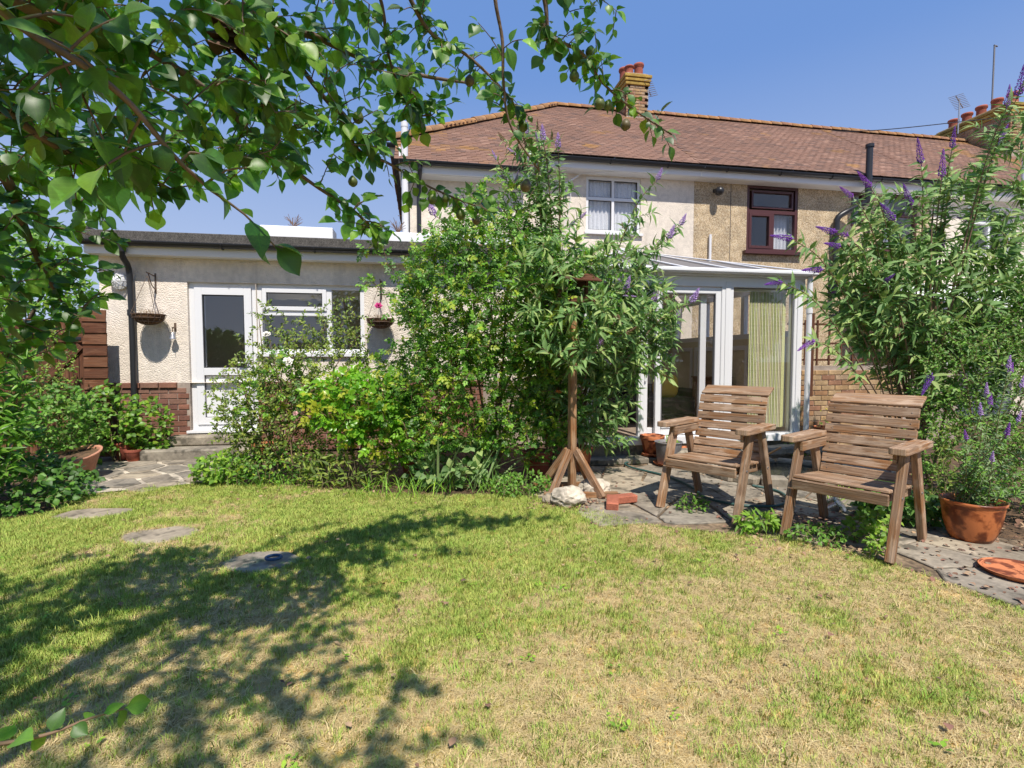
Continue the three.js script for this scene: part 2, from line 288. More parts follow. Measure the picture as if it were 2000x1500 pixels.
// ---------- buildings ----------
function room(parent, x0, x1, y0, y1, z0, z1, mat) { // lining open to +z
  const t = 0.05; mesh('room_lining', merge([bx(x0 - t, x1 + t, y0 - t, y1 + t, z0 - t, z0, 0), bx(x0 - t, x0, y0, y1, z0, z1, 0), bx(x1, x1 + t, y0, y1, z0, z1, 0), bx(x0 - t, x1 + t, y0 - t, y0, z0, z1, 0), bx(x0 - t, x1 + t, y1, y1 + t, z0, z1, 0)]), mat, parent);
}
function frameGeo(x0, x1, y0, y1, z0, z1, w) { return merge([bx(x0, x0 + w, y0, y1, z0, z1), bx(x1 - w, x1, y0, y1, z0, z1), bx(x0 + w, x1 - w, y1 - w, y1, z0, z1), bx(x0 + w, x1 - w, y0, y0 + w, z0, z1)]); }
function pane(parent, x0, x1, y0, y1, z, mat = M.glass) { const g = new THREE.PlaneGeometry(x1 - x0, y1 - y0); g.translate((x0 + x1) / 2, (y0 + y1) / 2, z); return mesh('pane', g, mat, parent); }
function curtain(parent, x0, x1, y0, y1, z, folds, amp) {
  const n = folds * 8, pos = [], nor = [], uv = []; const zz = (i) => z + Math.sin(i / 8 * 6.283) * amp * (0.7 + 0.5 * hash(i >> 3, 1, 7));
  for (let i = 0; i < n; i++) {
    const a = x0 + (x1 - x0) * i / n, b = x0 + (x1 - x0) * (i + 1) / n, za = zz(i), zb = zz(i + 1); const N = V(za - zb, 0, b - a).normalize();
    for (const [x, y, q] of [[a, y0, za], [b, y0, zb], [b, y1, zb], [a, y0, za], [b, y1, zb], [a, y1, za]]) { pos.push(x, y, q); nor.push(N.x, N.y, N.z); uv.push(x, y); }
  }
  return mesh('curtain', finish(pos, nor, uv), M.curtain, parent);
}
function bricks(parent, x0, x1, y0, y1, zFront, depth, mats, L = 0.215, H = 0.065, J = 0.01) {
  const variants = [0, 1, 2].map(() => cbox(L, H, depth, 0.004)), half = cbox(L / 2 - J / 2, H, depth, 0.004); let r = 0;
  for (let y = y0; y + H <= y1 + 0.001; y += H + J, r++) {
    const off = r % 2 ? L / 2 + J / 2 : 0;
    for (let x = x0 - off; x < x1 - 0.02; x += L + J) {
      let g = pick(variants), cx = x + L / 2;
      if (x < x0 - 0.01) { g = half; cx = x + L + J - (L / 2 + J / 2) / 2 - J / 2 + 0.0; cx = x0 + (L / 2 - J / 2) / 2; }
      else if (x + L > x1 + 0.005) { const w = x1 - x; if (w < 0.04) continue; g = cbox(w, H, depth, 0.004); cx = x + w / 2; }
      const m = mesh('brick', g, pick(mats), parent); m.position.set(cx, y + H / 2, zFront - depth / 2 + rr(-0.003, 0.003)); m.rotation.z = rr(-0.004, 0.004);
    }
  }
}
function gutter(parent, x0, x1, y, z, r = 0.056) {
  const n = 8, pos = [], nor = [], uv = [];
  const ring = []; for (let i = 0; i <= n; i++) { const a = Math.PI + Math.PI * i / n; ring.push([Math.cos(a) * r, Math.sin(a) * r]); }
  for (let i = 0; i < n; i++) { const [a, b] = ring[i], [c, d] = ring[i + 1]; const N = V(0, (b + d) / 2, (a + c) / 2).normalize(); for (const q of [[x0, b, a], [x1, b, a], [x1, d, c], [x0, b, a], [x1, d, c], [x0, d, c]]) { pos.push(q[0], y + q[1], z + q[2]); nor.push(0, N.y, N.z); uv.push(q[0], q[1]); } }
  const l = [finish(pos, nor, uv), bx(x0, x1, y - 0.006, y + 0.004, z + r - 0.004, z + r + 0.006, 0.001)];
  for (let x = x0 + 0.5; x < x1; x += 1.15) { const t = new THREE.TorusGeometry(r + 0.008, 0.009, 6, 10, Math.PI); t.rotateY(Math.PI / 2); t.rotateX(Math.PI); t.translate(x, y, z); l.push(t.toNonIndexed()); }
  return mesh('gutter', merge(l), M.black, parent);
}
// roof tiles: courses on a slope given by eave origin, along-eave dir, up-slope dir; keep(u, s) says where
function tiles(parent, O, U, S, len, run, keep) {
  const tw = 0.168, gauge = 0.102, N = U.clone().cross(S).normalize(); if (N.y < 0) N.negate();
  const g = cbox(tw - 0.004, 0.265, 0.013, 0.002, false); const list = [];
  let r = 0;
  for (let s = -0.03; s < run; s += gauge, r++) for (let u = (r % 2) * tw / 2; u < len; u += tw) {
    if (!keep(u, s + 0.1)) continue;
    const sag = 0.018 * (vn(u * 0.7, s * 0.8, 0, 0, 5) - 0.5);
    list.push([u, s, sag]);
  }
  const im = new THREE.InstancedMesh(g, M.tile, list.length); const m = new THREE.Matrix4(), c = new THREE.Color();
  const tilt = 0.055;
  list.forEach(([u, s, sag], i) => {
    const sj = rr(-0.006, 0.006), Sv = S.clone().addScaledVector(N, -tilt + rr(-0.012, 0.012)).normalize(), X = U.clone().addScaledVector(S, rr(-0.015, 0.015)).addScaledVector(N, rr(-0.03, 0.03)).normalize(); const Nn = X.clone().cross(Sv).normalize(); if (Nn.y < 0) { X.negate(); Nn.negate(); }
    m.makeBasis(X, Sv, Nn); m.setPosition(O.clone().addScaledVector(U, u).addScaledVector(S, s + 0.13 + sj).addScaledVector(N, 0.02 + sag)); im.setMatrixAt(i, m);
    const n = fbm(u * 0.9 + 40, s * 0.9 + O.x, 0, 0, 3, 4), k = rnd(); let q = mixc([0.262, 0.152, 0.11], [0.222, 0.136, 0.103], k); if (k > 0.9) q = [0.175, 0.112, 0.09]; if (k < 0.05) q = [0.32, 0.20, 0.15]; q = q.map((v) => v * (0.84 + 0.42 * n));
    const P = O.clone().addScaledVector(U, u); const li = fbm(u * 1.6, s * 1.6, 0, 0, 77, 3) + (s > run - 0.45 ? 0.12 : 0) + ((P.x < 0.5 && s < 1.0) ? 0.13 : 0) + ((P.x > 14) ? 0.2 : 0); if (li > 0.72) q = mixc(q, [0.40, 0.22, 0.06], Math.min(0.8, (li - 0.72) * 7) * rr(0.5, 1));
    im.setColorAt(i, c.setRGB(...q));
  });
  im.name = 'roof_tiles'; im.castShadow = im.receiveShadow = true; stuff(im); parent.add(im);
}
function ridgeTiles(parent, a, b, count) {
  const A = V(...a), B = V(...b), D = B.clone().sub(A), L = D.length() / count; D.normalize();
  const pr = new THREE.CylinderGeometry(0.10, 0.112, L + 0.02, 9, 1, false, -Math.PI / 2, Math.PI); const cap = pr.toNonIndexed(); cap.rotateZ(-Math.PI / 2); cap.rotateX(-Math.PI / 2); reuv(cap);
  // local: x along ridge, y up
  cap.computeBoundingBox(); if (cap.boundingBox.max.y < 0.05) cap.rotateX(Math.PI);
  for (let i = 0; i < count; i++) {
    const m = mesh('ridge_tile', cap, pick([M.ridge, M.ridgeC, M.ridge, M.ridgeB]), parent); const Y = V(0, 1, 0).addScaledVector(D, -D.y).normalize(), Z = D.clone().cross(Y);
    m.quaternion.setFromRotationMatrix(new THREE.Matrix4().makeBasis(D, Y, Z)); m.position.copy(A).addScaledVector(D, (i + 0.5) * L).addScaledVector(Y, 0.0 + rr(-0.006, 0.006));
  }
}
const EZ = -9.3, EY = 5.05, RZ = -12.9, RY = 7.65, HX = -0.5, PITCH = Math.atan2(RY - EY, EZ - RZ);
const Sdir = V(0, Math.sin(PITCH), -Math.cos(PITCH)), runF = (EZ - RZ) / Math.cos(PITCH);

// --- left house (cream render) ---
{
  const h = thing('terraced_house', 'cream rendered end house with hipped tiled roof and white window', 'house', [0, 0, 0], 0, 'terrace of houses behind the garden');
  mesh('wall', merge([wallGeo(1.75, 5.38, 0, 5.02, -9.85, -9.6, [[3.14, 4.25, 3.74, 4.8], [3.5, 4.22, 0.3, 2.05], [4.62, 4.95, 1.55, 2.1]]), bx(-0.2, 0.05, 0, 5.02, -16, -9.62, 0), wallGeo(-0.17, 1.75, 2.2, 4.36, -9.0, -8.8, []), bx(-0.17, 0.03, 2.2, 4.4, -9.6, -9.0, 0), bx(1.55, 1.748, 2.2, 4.4, -9.6, -9.0, 0)]), M.renderHouse, h);
  mesh('rear_wall', bx(-0.2, 5.38, 0, 5.02, -16.2, -16, 0), M.renderHouse, h);
  // roof
  const deck = new THREE.BufferGeometry(); const hx = 3.39; const e = [HX, EY, EZ], r0 = [hx, RY, RZ], r1 = [5.38, RY, RZ], e1 = [5.38, EY, EZ], eb = [HX, EY, -16.5], eb1 = [5.38, EY, -16.5];
  const tr = [e, e1, r1, e, r1, r0, eb, e, r0, eb1, eb, r0, eb1, r0, r1]; deck.setAttribute('position', new THREE.Float32BufferAttribute(tr.flat(), 3)); deck.computeVertexNormals(); reuv(deck);
  const roof = mesh('roof', deck, M.felt, h);
  tiles(roof, V(HX, EY, EZ), V(1, 0, 0), Sdir, 5.88, runF, (u, s) => u > s * Math.cos(PITCH) * (3.89 / 3.6) - 0.02);
  const S2 = V(Math.sin(0), 0, 0); const hipRun = 3.89, hp = Math.atan2(RY - EY, hipRun); tiles(roof, V(HX, EY, EZ), V(0, 0, -1), V(Math.cos(hp), Math.sin(hp), 0), 7.2, hipRun / Math.cos(hp), (u, s) => { const k = s * Math.cos(hp) / hipRun * 3.6; return u > k && u < 7.2 - k; });
  // lower slope over the projecting bay
  const bayRun = 0.84 / Math.cos(PITCH); tiles(roof, V(-0.32, EY - 0.84 * Math.tan(PITCH), EZ + 0.84), V(1, 0, 0), Sdir, 2.14, bayRun + 0.12, () => true);
  const by = EY - 0.8 * Math.tan(PITCH); const bd = new THREE.BufferGeometry(); bd.setAttribute('position', new THREE.Float32BufferAttribute([[-0.3, by, -8.5], [1.8, by, -8.5], [1.8, EY, EZ], [-0.3, by, -8.5], [1.8, EY, EZ], [-0.3, EY, EZ]].flat(), 3)); bd.computeVertexNormals(); reuv(bd); bd.translate(0, -0.01, 0); mesh('bay_roof', bd, M.felt, h);
  ridgeTiles(roof, [hx, RY + 0.02, RZ], [5.38, RY + 0.02, RZ], 6); ridgeTiles(roof, [HX, EY + 0.03, EZ], [hx, RY + 0.03, RZ], 17);
  mesh('fascia', merge([bx(1.8, 5.38, 4.83, 5.03, -9.36, -9.33), bx(1.8, 5.38, 4.82, 4.84, -9.6, -9.36, 0.001)]), M.white, h);
  mesh('bay_fascia', merge([bx(-0.3, 1.8, by - 0.19, by - 0.01, -8.56, -8.53), bx(-0.3, 1.8, by - 0.2, by - 0.18, -8.8, -8.56, 0.001), bx(-0.33, -0.3, by - 0.19, by + 0.2, -9.3, -8.53), bx(1.8, 1.83, by - 0.19, by + 0.3, -9.3, -8.53), bx(-0.52, -0.2, 4.82, 5.02, -9.34, -9.3)]), M.white, h);
  gutter(h, 1.85, 5.38, 4.99, -9.26); gutter(h, -0.32, 1.82, by - 0.03, -8.46); gutter(h, -0.56, -0.34, 4.99, -9.24);
  mesh('vent_pipe', merge([rod([-0.24, 2.9, -8.58], [-0.24, 5.07, -8.58], 0.055, 14), rod([-0.24, 5.0, -8.58], [-0.24, 5.08, -8.58], 0.06, 14)]), M.upvc, h);
  mesh('downpipe', tube([[0.0, by - 0.06, -8.48], [0.0, by - 0.16, -8.5], [-0.02, by - 0.3, -8.7], [-0.02, by - 0.45, -8.73], [-0.02, 3.0, -8.73]], 0.036, 10, 40), M.black, h);
  // window
  const w = mesh('window', merge([frameGeo(3.14, 4.25, 3.74, 4.8, -9.70, -9.63, 0.055), bx(3.665, 3.72, 3.795, 4.745, -9.70, -9.632), bx(3.195, 3.665, 4.36, 4.42, -9.70, -9.634), bx(3.72, 4.195, 4.36, 4.42, -9.70, -9.634), bx(3.1, 4.29, 3.69, 3.735, -9.7, -9.54)]), M.upvc, h);
  for (const [a, b, c, d] of [[3.195, 3.665, 3.795, 4.36], [3.72, 4.195, 3.795, 4.36], [3.195, 3.665, 4.42, 4.745], [3.72, 4.195, 4.42, 4.745]]) { pane(w, a, b, c, d, -9.668); mesh('gasket', frameGeo(a, b, c, d, -9.672, -9.65, 0.012), M.black, w); }
  curtain(h, 3.16, 4.24, 3.74, 4.80, -9.745, 13, 0.014);
  room(h, 3.0, 4.4, 3.5, 4.95, -11.2, -9.86, M.room);
  // door window seen through the conservatory
  const w2 = mesh('window', merge([frameGeo(3.5, 4.22, 0.3, 2.05, -9.66, -9.56, 0.085), frameGeo(3.6, 4.12, 0.4, 1.95, -9.645, -9.545, 0.05)]), M.cream, h); pane(w2, 3.64, 4.08, 0.44, 1.91, -9.6);
  const w3 = mesh('window', frameGeo(4.62, 4.95, 1.55, 2.1, -9.66, -9.57, 0.04), M.cream, h); pane(w3, 4.66, 4.91, 1.59, 2.06, -9.6);
  room(h, 3.3, 5.1, 0.1, 2.3, -11.5, -9.86, M.room);
}
// --- middle house (pebble dash) ---
function terraceRoof(h, x0, x1, n) {
  const deck = new THREE.BufferGeometry(); const q = [[x0, EY, EZ], [x1, EY, EZ], [x1, RY, RZ], [x0, EY, EZ], [x1, RY, RZ], [x0, RY, RZ], [x1, EY, -16.5], [x0, EY, -16.5], [x0, RY, RZ], [x1, EY, -16.5], [x0, RY, RZ], [x1, RY, RZ]];
  deck.setAttribute('position', new THREE.Float32BufferAttribute(q.flat(), 3)); deck.computeVertexNormals(); reuv(deck); const roof = mesh('roof', deck, M.felt, h);
  tiles(roof, V(x0, EY, EZ), V(1, 0, 0), Sdir, x1 - x0, runF, () => true); ridgeTiles(roof, [x0, RY + 0.02, RZ], [x1, RY + 0.02, RZ], n);
  mesh('fascia', merge([bx(x0 + 0.002, x1, 4.83, 5.03, -9.36, -9.33), bx(x0 + 0.002, x1, 4.82, 4.84, -9.6, -9.36, 0.001)]), M.white, h); gutter(h, x0, x1, 4.99, -9.26); return roof;
}
{
  const h = thing('terraced_house', 'pebble dashed middle house with dark brown framed windows', 'house', [0, 0, 0], 0, 'terrace of houses behind the garden');
  mesh('wall', merge([wallGeo(5.382, 11, 0, 5.02, -9.85, -9.6, [[6.55, 7.72, 3.5, 4.83], [9.76, 10.64, 3.6, 4.83], [8.98, 9.3, 4.1, 4.83]])]), M.pebble, h);
  terraceRoof(h, 5.385, 11, 18);
  mesh('rear_wall', bx(5.382, 11, 0, 5.02, -16.2, -16, 0), M.pebble, h);
  mesh('wall_joint', bx(6.18, 6.19, 2.4, 4.82, -9.602, -9.596, 0), M.black, h);
  const w = mesh('window', merge([frameGeo(6.55, 7.72, 3.5, 4.83, -9.70, -9.61, 0.06), bx(6.61, 7.66, 4.27, 4.34, -9.70, -9.612), frameGeo(6.66, 7.61, 4.37, 4.73, -9.68, -9.60, 0.04), frameGeo(6.612, 7.12, 3.56, 4.27, -9.68, -9.6, 0.055), bx(7.12, 7.18, 3.56, 4.27, -9.70, -9.605)]), M.brown, h);
  for (const [a, b, c, d] of [[6.70, 7.57, 4.41, 4.69], [6.667, 7.065, 3.615, 4.215], [7.18, 7.66, 3.56, 4.27]]) pane(w, a, b, c, d, -9.65);
  mesh('window_sill', bx(6.47, 7.8, 3.43, 3.495, -9.72, -9.5), M.brown, h); curtain(h, 7.22, 7.62, 3.5, 4.3, -9.80, 5, 0.03);
  room(h, 6.4, 7.9, 3.3, 4.95, -11.5, -9.86, M.room);
  const v = mesh('window', merge([frameGeo(9.76, 10.64, 3.6, 4.83, -9.70, -9.61, 0.06), bx(9.82, 10.58, 4.36, 4.43, -9.70, -9.612)]), M.brown, h); pane(v, 9.82, 10.58, 3.66, 4.36, -9.65); pane(v, 9.82, 10.58, 4.43, 4.77, -9.65); curtain(h, 9.8, 10.3, 3.6, 4.8, -9.95, 6, 0.04); room(h, 9.6, 10.8, 3.4, 4.95, -11, -9.86, M.room);
  const v2 = mesh('window', frameGeo(8.98, 9.3, 4.1, 4.83, -9.70, -9.61, 0.05), M.brown, h); pane(v2, 9.03, 9.25, 4.15, 4.78, -9.65); room(h, 8.9, 9.4, 4.0, 4.95, -10.6, -9.86, M.room);
  mesh('soil_pipe', merge([rod([9.0, 4.66, -9.2], [9.0, 5.62, -9.2], 0.062, 12), rod([9.0, 5.58, -9.2], [9.0, 5.64, -9.2], 0.08, 12), tube([[9.0, 4.72, -9.2], [9.0, 4.5, -9.24], [8.75, 4.36, -9.42], [8.56, 4.22, -9.48], [8.55, 4.0, -9.5], [8.55, 2.6, -9.5]], 0.062, 12, 40), rod([8.55, 3.7, -9.5], [8.55, 3.78, -9.5], 0.078, 12)]), M.black, h);
  mesh('security_light', merge([(() => { const g = new THREE.SphereGeometry(0.085, 16, 12).toNonIndexed(); g.scale(1, 1, 1.1); g.translate(5.82, 4.6, -9.42); return g; })(), rod([5.82, 4.66, -9.6], [5.82, 4.62, -9.45], 0.04)]), M.black, h);
  mesh('waste_pipe', rod([5.72, 2.6, -9.55], [5.72, 3.78, -9.55], 0.028), M.upvc, h);
}
{
  const h = thing('terraced_house', 'pale rendered house at far right, mostly hidden by purple buddleia', 'house', [0, 0, 0], 0, 'terrace of houses behind the garden');
  mesh('wall', merge([wallGeo(11.002, 20, 0, 5.02, -9.85, -9.6, [[11.95, 13.2, 3.6, 4.7]]), bx(19.8, 20, 0, 5.02, -16, -9.86, 0)]), M.renderHouse, h); mesh('rear_wall', bx(11.002, 20, 0, 5.02, -16.2, -16, 0), M.renderHouse, h);
  terraceRoof(h, 11.005, 20, 30);
  const w = mesh('window', merge([frameGeo(11.95, 13.2, 3.6, 4.7, -9.70, -9.62, 0.06), bx(12.55, 12.61, 3.66, 4.64, -9.7, -9.622), bx(12.01, 12.55, 4.3, 4.36, -9.7, -9.624)]), M.upvc, h); pane(w, 12.01, 12.55, 3.66, 4.3, -9.66); pane(w, 12.01, 12.55, 4.36, 4.64, -9.66); pane(w, 12.61, 13.14, 3.66, 4.64, -9.66);
  room(h, 11.8, 13.4, 3.4, 4.9, -11, -9.86, M.room);
  mesh('vent_pipe', rod([12.9, 4.6, -9.2], [12.9, 5.65, -9.2], 0.06, 12), M.upvc, h);
  const c = mesh('lean_to', merge([bx(8.9, 13.5, 2.15, 2.3, -7.5, -7.4), bx(8.9, 8.98, 0, 2.15, -7.5, -7.42), bx(13.4, 13.5, 0, 2.15, -7.5, -7.42)]), M.upvc, h);
  const g = new THREE.BufferGeometry(); g.setAttribute('position', new THREE.Float32BufferAttribute([8.9, 2.3, -7.4, 13.5, 2.3, -7.4, 13.5, 2.95, -9.58, 8.9, 2.3, -7.4, 13.5, 2.95, -9.58, 8.9, 2.95, -9.58], 3)); g.computeVertexNormals(); reuv(g); mesh('lean_to_roof', g, M.white, c);
}
// --- chimneys ---
function chimney(label, x, z, w, d, base, top, pots, step) {
  const t = thing('chimney_stack', label, 'chimney', [x, base, z], 0, 'chimney stacks on the terrace roof'); const H = top - base;
  const cols = Math.round(w / 0.225), rows = Math.round((H - 0.32) / 0.075), im = []; const byM = M.brickY.map(() => []);
  for (let r = 0; r < rows; r++) for (const [ax, cnt, len] of [[0, cols, w], [1, Math.max(2, Math.round(d / 0.225)), d]]) for (const s of [-1, 1]) for (let k = 0; k < cnt; k++) {
    const L = len / cnt - 0.012; const g = cbox(L, 0.063, 0.1, 0.006); const off = (r % 2 ? 0.25 : -0.25) * len / cnt * 0.6; let px = -len / 2 + (k + 0.5) * len / cnt; px = Math.max(-len / 2 + L / 2, Math.min(len / 2 - L / 2, px + off));
    if (ax) g.rotateY(Math.PI / 2); g.translate(ax ? s * (w / 2 - 0.05) : px, 0.04 + r * 0.075, ax ? px : s * (d / 2 - 0.05)); byM[Math.floor(rnd() * byM.length)].push(g);
  }
  mesh('stack_core', bx(-w / 2 + 0.012, w / 2 - 0.012, -0.5, H - 0.02, -d / 2 + 0.012, d / 2 - 0.012), M.brickMortar, t);
  byM.forEach((l, i) => { if (l.length) stuff(mesh('brickwork', merge(l), M.brickY[i], t)); });
  for (let k = 0; k < 3; k++) mesh('oversailing_course', bx(-w / 2 - 0.03 - k * 0.02, w / 2 + 0.03 + k * 0.02, H - 0.32 + k * 0.085, H - 0.32 + k * 0.085 + 0.075, -d / 2 - 0.03 - k * 0.02, d / 2 + 0.03 + k * 0.02, 0.008), M.lichenBrick, t);
  mesh('flaunching', bx(-w / 2 + 0.02, w / 2 - 0.02, H - 0.07, H, -d / 2 + 0.02, d / 2 - 0.02, 0.03), M.lichenBrick, t);
  mesh('flashing', bx(-w / 2 - 0.03, w / 2 + 0.03, -0.42, -0.3 + 0.35 * 0, d / 2 - 0.02, d / 2 + 0.06, 0.005), M.white, t);
  pots.forEach(([px, pz, r, h]) => { const p = mesh('chimney_pot', lathe([[r * 0.95, 0], [r * 0.85, h * 0.2], [r * 0.82, h * 0.75], [r, h * 0.8], [r * 1.06, h * 0.9], [r, h], [r * 0.8, h], [r * 0.75, h * 0.5], [0.001, h * 0.4]], 18), M.potRed, t); p.position.set(px, H - 0.02, pz); });
  return t;
}
chimney('brick chimney stack with two red pots above the cream house', 5.36, -12.75, 0.58, 0.75, 7.35, 8.42, [[-0.17, -0.1, 0.13, 0.33], [0.14, 0.1, 0.13, 0.36], [-0.17, 0.24, 0.12, 0.2]]);
chimney('long brick chimney stack with a row of pots at far right', 16.3, -12.75, 0.9, 2.1, 7.0, 8.32, [[-0.1, -0.8, 0.14, 0.33], [-0.1, -0.4, 0.14, 0.34], [-0.1, 0.0, 0.14, 0.36], [-0.1, 0.42, 0.14, 0.36], [-0.1, 0.82, 0.14, 0.34]]);
function aerial(label, x, y, z, h, turn, boom) {
  const t = thing('television_aerial', label, 'aerial', [x, y, z], turn, 'television aerials'); mesh('mast', rod([0, 0, 0], [0, h, 0], 0.018), M.steel, t);
  mesh('boom', rod([-boom / 2, h - 0.05, 0], [boom / 2, h - 0.12, 0], 0.012), M.steel, t); const n = 9; for (let i = 0; i < n; i++) { const q = -boom / 2 + boom * i / (n - 1); mesh('element', rod([q, h - 0.085 - 0.035 * (q / boom) * 2, -0.17], [q, h - 0.085 - 0.035 * (q / boom) * 2, 0.17], 0.008, 5), M.steel, t); }
}
aerial('grid aerial on the side of the two pot chimney', 5.74, 7.75, -12.6, 0.5, 0.9, 0.7); aerial('thin aerial above the long chimney row', 15.6, 7.9, -12.9, 1.0, 0.5, 0.9);
{ const t = thing('radio_mast', 'tall thin mast rising from the right chimney', 'mast', [16.5, 8.4, -12.7]); mesh('pole', rod([0, 0, 0], [0, 2.0, 0], 0.022), M.lead, t); mesh('tip', rod([-0.02, 2.0, 0], [0.1, 1.98, 0], 0.02), M.lead, t); }
{ const t = tube([[5.9, 8.0, -12.6], [9, 7.95, -12.6], [12, 7.9, -12.5], [15.8, 8.1, -12.4]], 0.008, 5, 30); }
{ const m = mesh('overhead_cable', tube([[15.6, 7.9, -11.9], [12, 7.62, -12.7], [10, 7.66, -12.95]], 0.012, 5, 20), M.black); m.userData = { label: 'thin black cable running from the right chimney', category: 'cable' }; }
{ const m = mesh('wall_cable', merge([tube([[4.35, 4.88, -9.32], [3.4, 4.8, -9.4], [2.9, 4.74, -9.55], [2.8, 4.2, -9.57], [2.6, 3.4, -9.57]], 0.007, 5, 40), tube([[2.95, 4.75, -9.5], [2.7, 4.6, -9.5], [2.4, 4.5, -9.55]], 0.014, 6, 20)]), M.upvc); m.userData = { label: 'thin loose cable on the cream wall left of the white window', category: 'cable' }; }

// --- flat roofed extension ---
{
  const h = thing('flat_roof_extension', 'low rendered extension with brick plinth, white door and black gutter', 'building');
  const x0 = -4.15, x1 = 1.98, z = -7.6;
  const g = wallGeo(x0, x1, 0.97, 2.72, z - 0.22, z, [[-3.1, -2.24, 0.9, 2.33], [-2.236, -0.8, 1.36, 2.33]].map(([a, b, c, d]) => [a, b, Math.max(c, 0.971), d]));
  mesh('wall', merge([g, bx(x0, x0 + 0.2, 0, 2.72, -9.6, z - 0.221, 0), bx(x1 - 0.2, x1, 0, 2.72, -9.6, z - 0.221, 0), bx(x0, x1, 0, 2.72, -9.82, -9.62, 0)]), M.render, h);
  mesh('plinth_core', merge([bx(x0, -3.1, 0, 0.968, z - 0.22, z + 0.004, 0), bx(-2.24, x1, 0, 0.968, z - 0.22, z + 0.004, 0), bx(-3.1, -2.24, 0, 0.31, z - 0.22, z - 0.02, 0)]), M.brickMortar, h);
  bricks(h, x0, -3.115, 0.01, 0.9, z + 0.016, 0.06, M.brickR); bricks(h, -2.235, 0.9, 0.01, 0.9, z + 0.016, 0.06, M.brickR);
  const hg = cbox(0.215, 0.07, 0.08, 0.005); for (const [a, b] of [[x0, -3.115], [-2.235, 0.9]]) for (let x = a + 0.112; x < b - 0.08; x += 0.225) { const m = mesh('plinth_cap_brick', hg, pick(M.brickR), h); m.position.set(x, 0.94, z + 0.0); }
  mesh('flat_roof', merge([bx(x0 - 0.1, x1 + 0.02, 2.80, 2.93, -9.62, z + 0.24, 0.01), bx(x0 - 0.12, x0 + 0.02, 2.93, 2.97, -9.6, z + 0.23, 0.01)]), M.felt, h);
  mesh('fascia', merge([bx(x0 - 0.06, x1, 2.655, 2.80, z + 0.16, z + 0.19), bx(x0 - 0.06, x1, 2.64, 2.656, z, z + 0.185, 0.001)]), M.white, h);
  gutter(h, x0 - 0.06, x1, 2.79, z + 0.25);
  mesh('downpipe', merge([tube([[-3.76, 2.76, z + 0.24], [-3.76, 2.62, z + 0.22], [-3.755, 2.5, z + 0.1], [-3.755, 2.35, z + 0.07], [-3.755, 0.1, z + 0.07]], 0.036, 12, 40), rod([-3.76, 2.66, z + 0.235], [-3.76, 2.78, z + 0.25], 0.055, 12), rod([-3.755, 1.86, z + 0.07], [-3.755, 1.94, z + 0.07], 0.043, 12), rod([-3.755, 0.66, z + 0.07], [-3.755, 0.74, z + 0.07], 0.043, 12)]), M.black, h);
  // door
  const fz0 = z - 0.16, fz1 = z - 0.05;
  mesh('door_frame', merge([frameGeo(-3.1, -2.24, 0.32, 2.33, fz0, fz1, 0.065), bx(-3.14, -2.2, 0.285, 0.32, z - 0.18, z + 0.06), bx(-2.85, -2.45, 2.285, 2.305, fz1, fz1 + 0.012)]), M.upvc, h);
  const d = mesh('door', merge([frameGeo(-3.03, -2.31, 0.39, 2.262, fz0 + 0.01, fz1 + 0.02, 0.095), bx(-2.935, -2.405, 1.07, 1.17, fz0 + 0.01, fz1 + 0.018), bx(-2.935, -2.405, 0.485, 1.07, fz0 + 0.04, fz1 - 0.02)]), M.upvc, h);
  pane(d, -2.935, -2.405, 1.17, 2.167, fz1 - 0.01, M.glassDoor); mesh('gasket', frameGeo(-2.935, -2.405, 1.17, 2.167, fz1 - 0.02, fz1 + 0.005, 0.012), M.black, d);
  mesh('gasket', frameGeo(-2.935, -2.405, 0.485, 1.07, fz1 - 0.021, fz1 - 0.012, 0.008), M.black, d);
  mesh('handle', merge([bx(-2.375, -2.345, 1.12, 1.3, fz1 + 0.02, fz1 + 0.035), rod([-2.36, 1.24, fz1 + 0.03], [-2.36, 1.24, fz1 + 0.075], 0.01), rod([-2.36, 1.24, fz1 + 0.07], [-2.48, 1.24, fz1 + 0.07], 0.011)]), M.upvc, d);
  // window
  const w = mesh('window', merge([frameGeo(-2.238, -0.8, 1.37, 2.33, fz0, fz1, 0.06), bx(-1.32, -1.25, 1.43, 2.27, fz0, fz1 - 0.002), frameGeo(-2.17, -1.32, 1.97, 2.27, fz0 + 0.01, fz1 + 0.02, 0.055), bx(-2.178, -1.32, 1.90, 1.968, fz0, fz1 - 0.003), bx(-2.26, -0.77, 1.325, 1.37, z - 0.17, z + 0.05)]), M.upvc, h);
  pane(w, -2.115, -1.375, 2.025, 2.215, fz1 - 0.01, M.glassDoor); pane(w, -2.178, -1.32, 1.43, 1.90, fz1 - 0.04, M.glassDoor); pane(w, -1.25, -0.86, 1.43, 2.27, fz1 - 0.04, M.glassDoor);
  mesh('gasket', frameGeo(-2.115, -1.375, 2.025, 2.215, fz1 - 0.02, fz1 + 0.004, 0.01), M.black, w);
  const bl = []; for (let i = 0; i < 16; i++) bl.push(bx(-2.18 + i * 0.0855, -2.18 + (i + 1) * 0.0855, 2.17 - 0.03 * Math.abs(Math.sin(i * 0.9)), 2.34, z - 0.33, z - 0.32, 0)); mesh('blind', merge(bl), M.cream, w);
  room(h, -3.9, 0.6, 0.32, 2.6, -9.4, z - 0.221, M.room);
  mesh('roof_upstand', merge([bx(-2.6, -1.45, 2.93, 3.49, -9.5, -9.1, 0.01)]), M.white, h); mesh('roof_upstand', bx(-0.66, 1.5, 2.93, 3.25, -8.4, -8.2, 0.01), M.white, h);
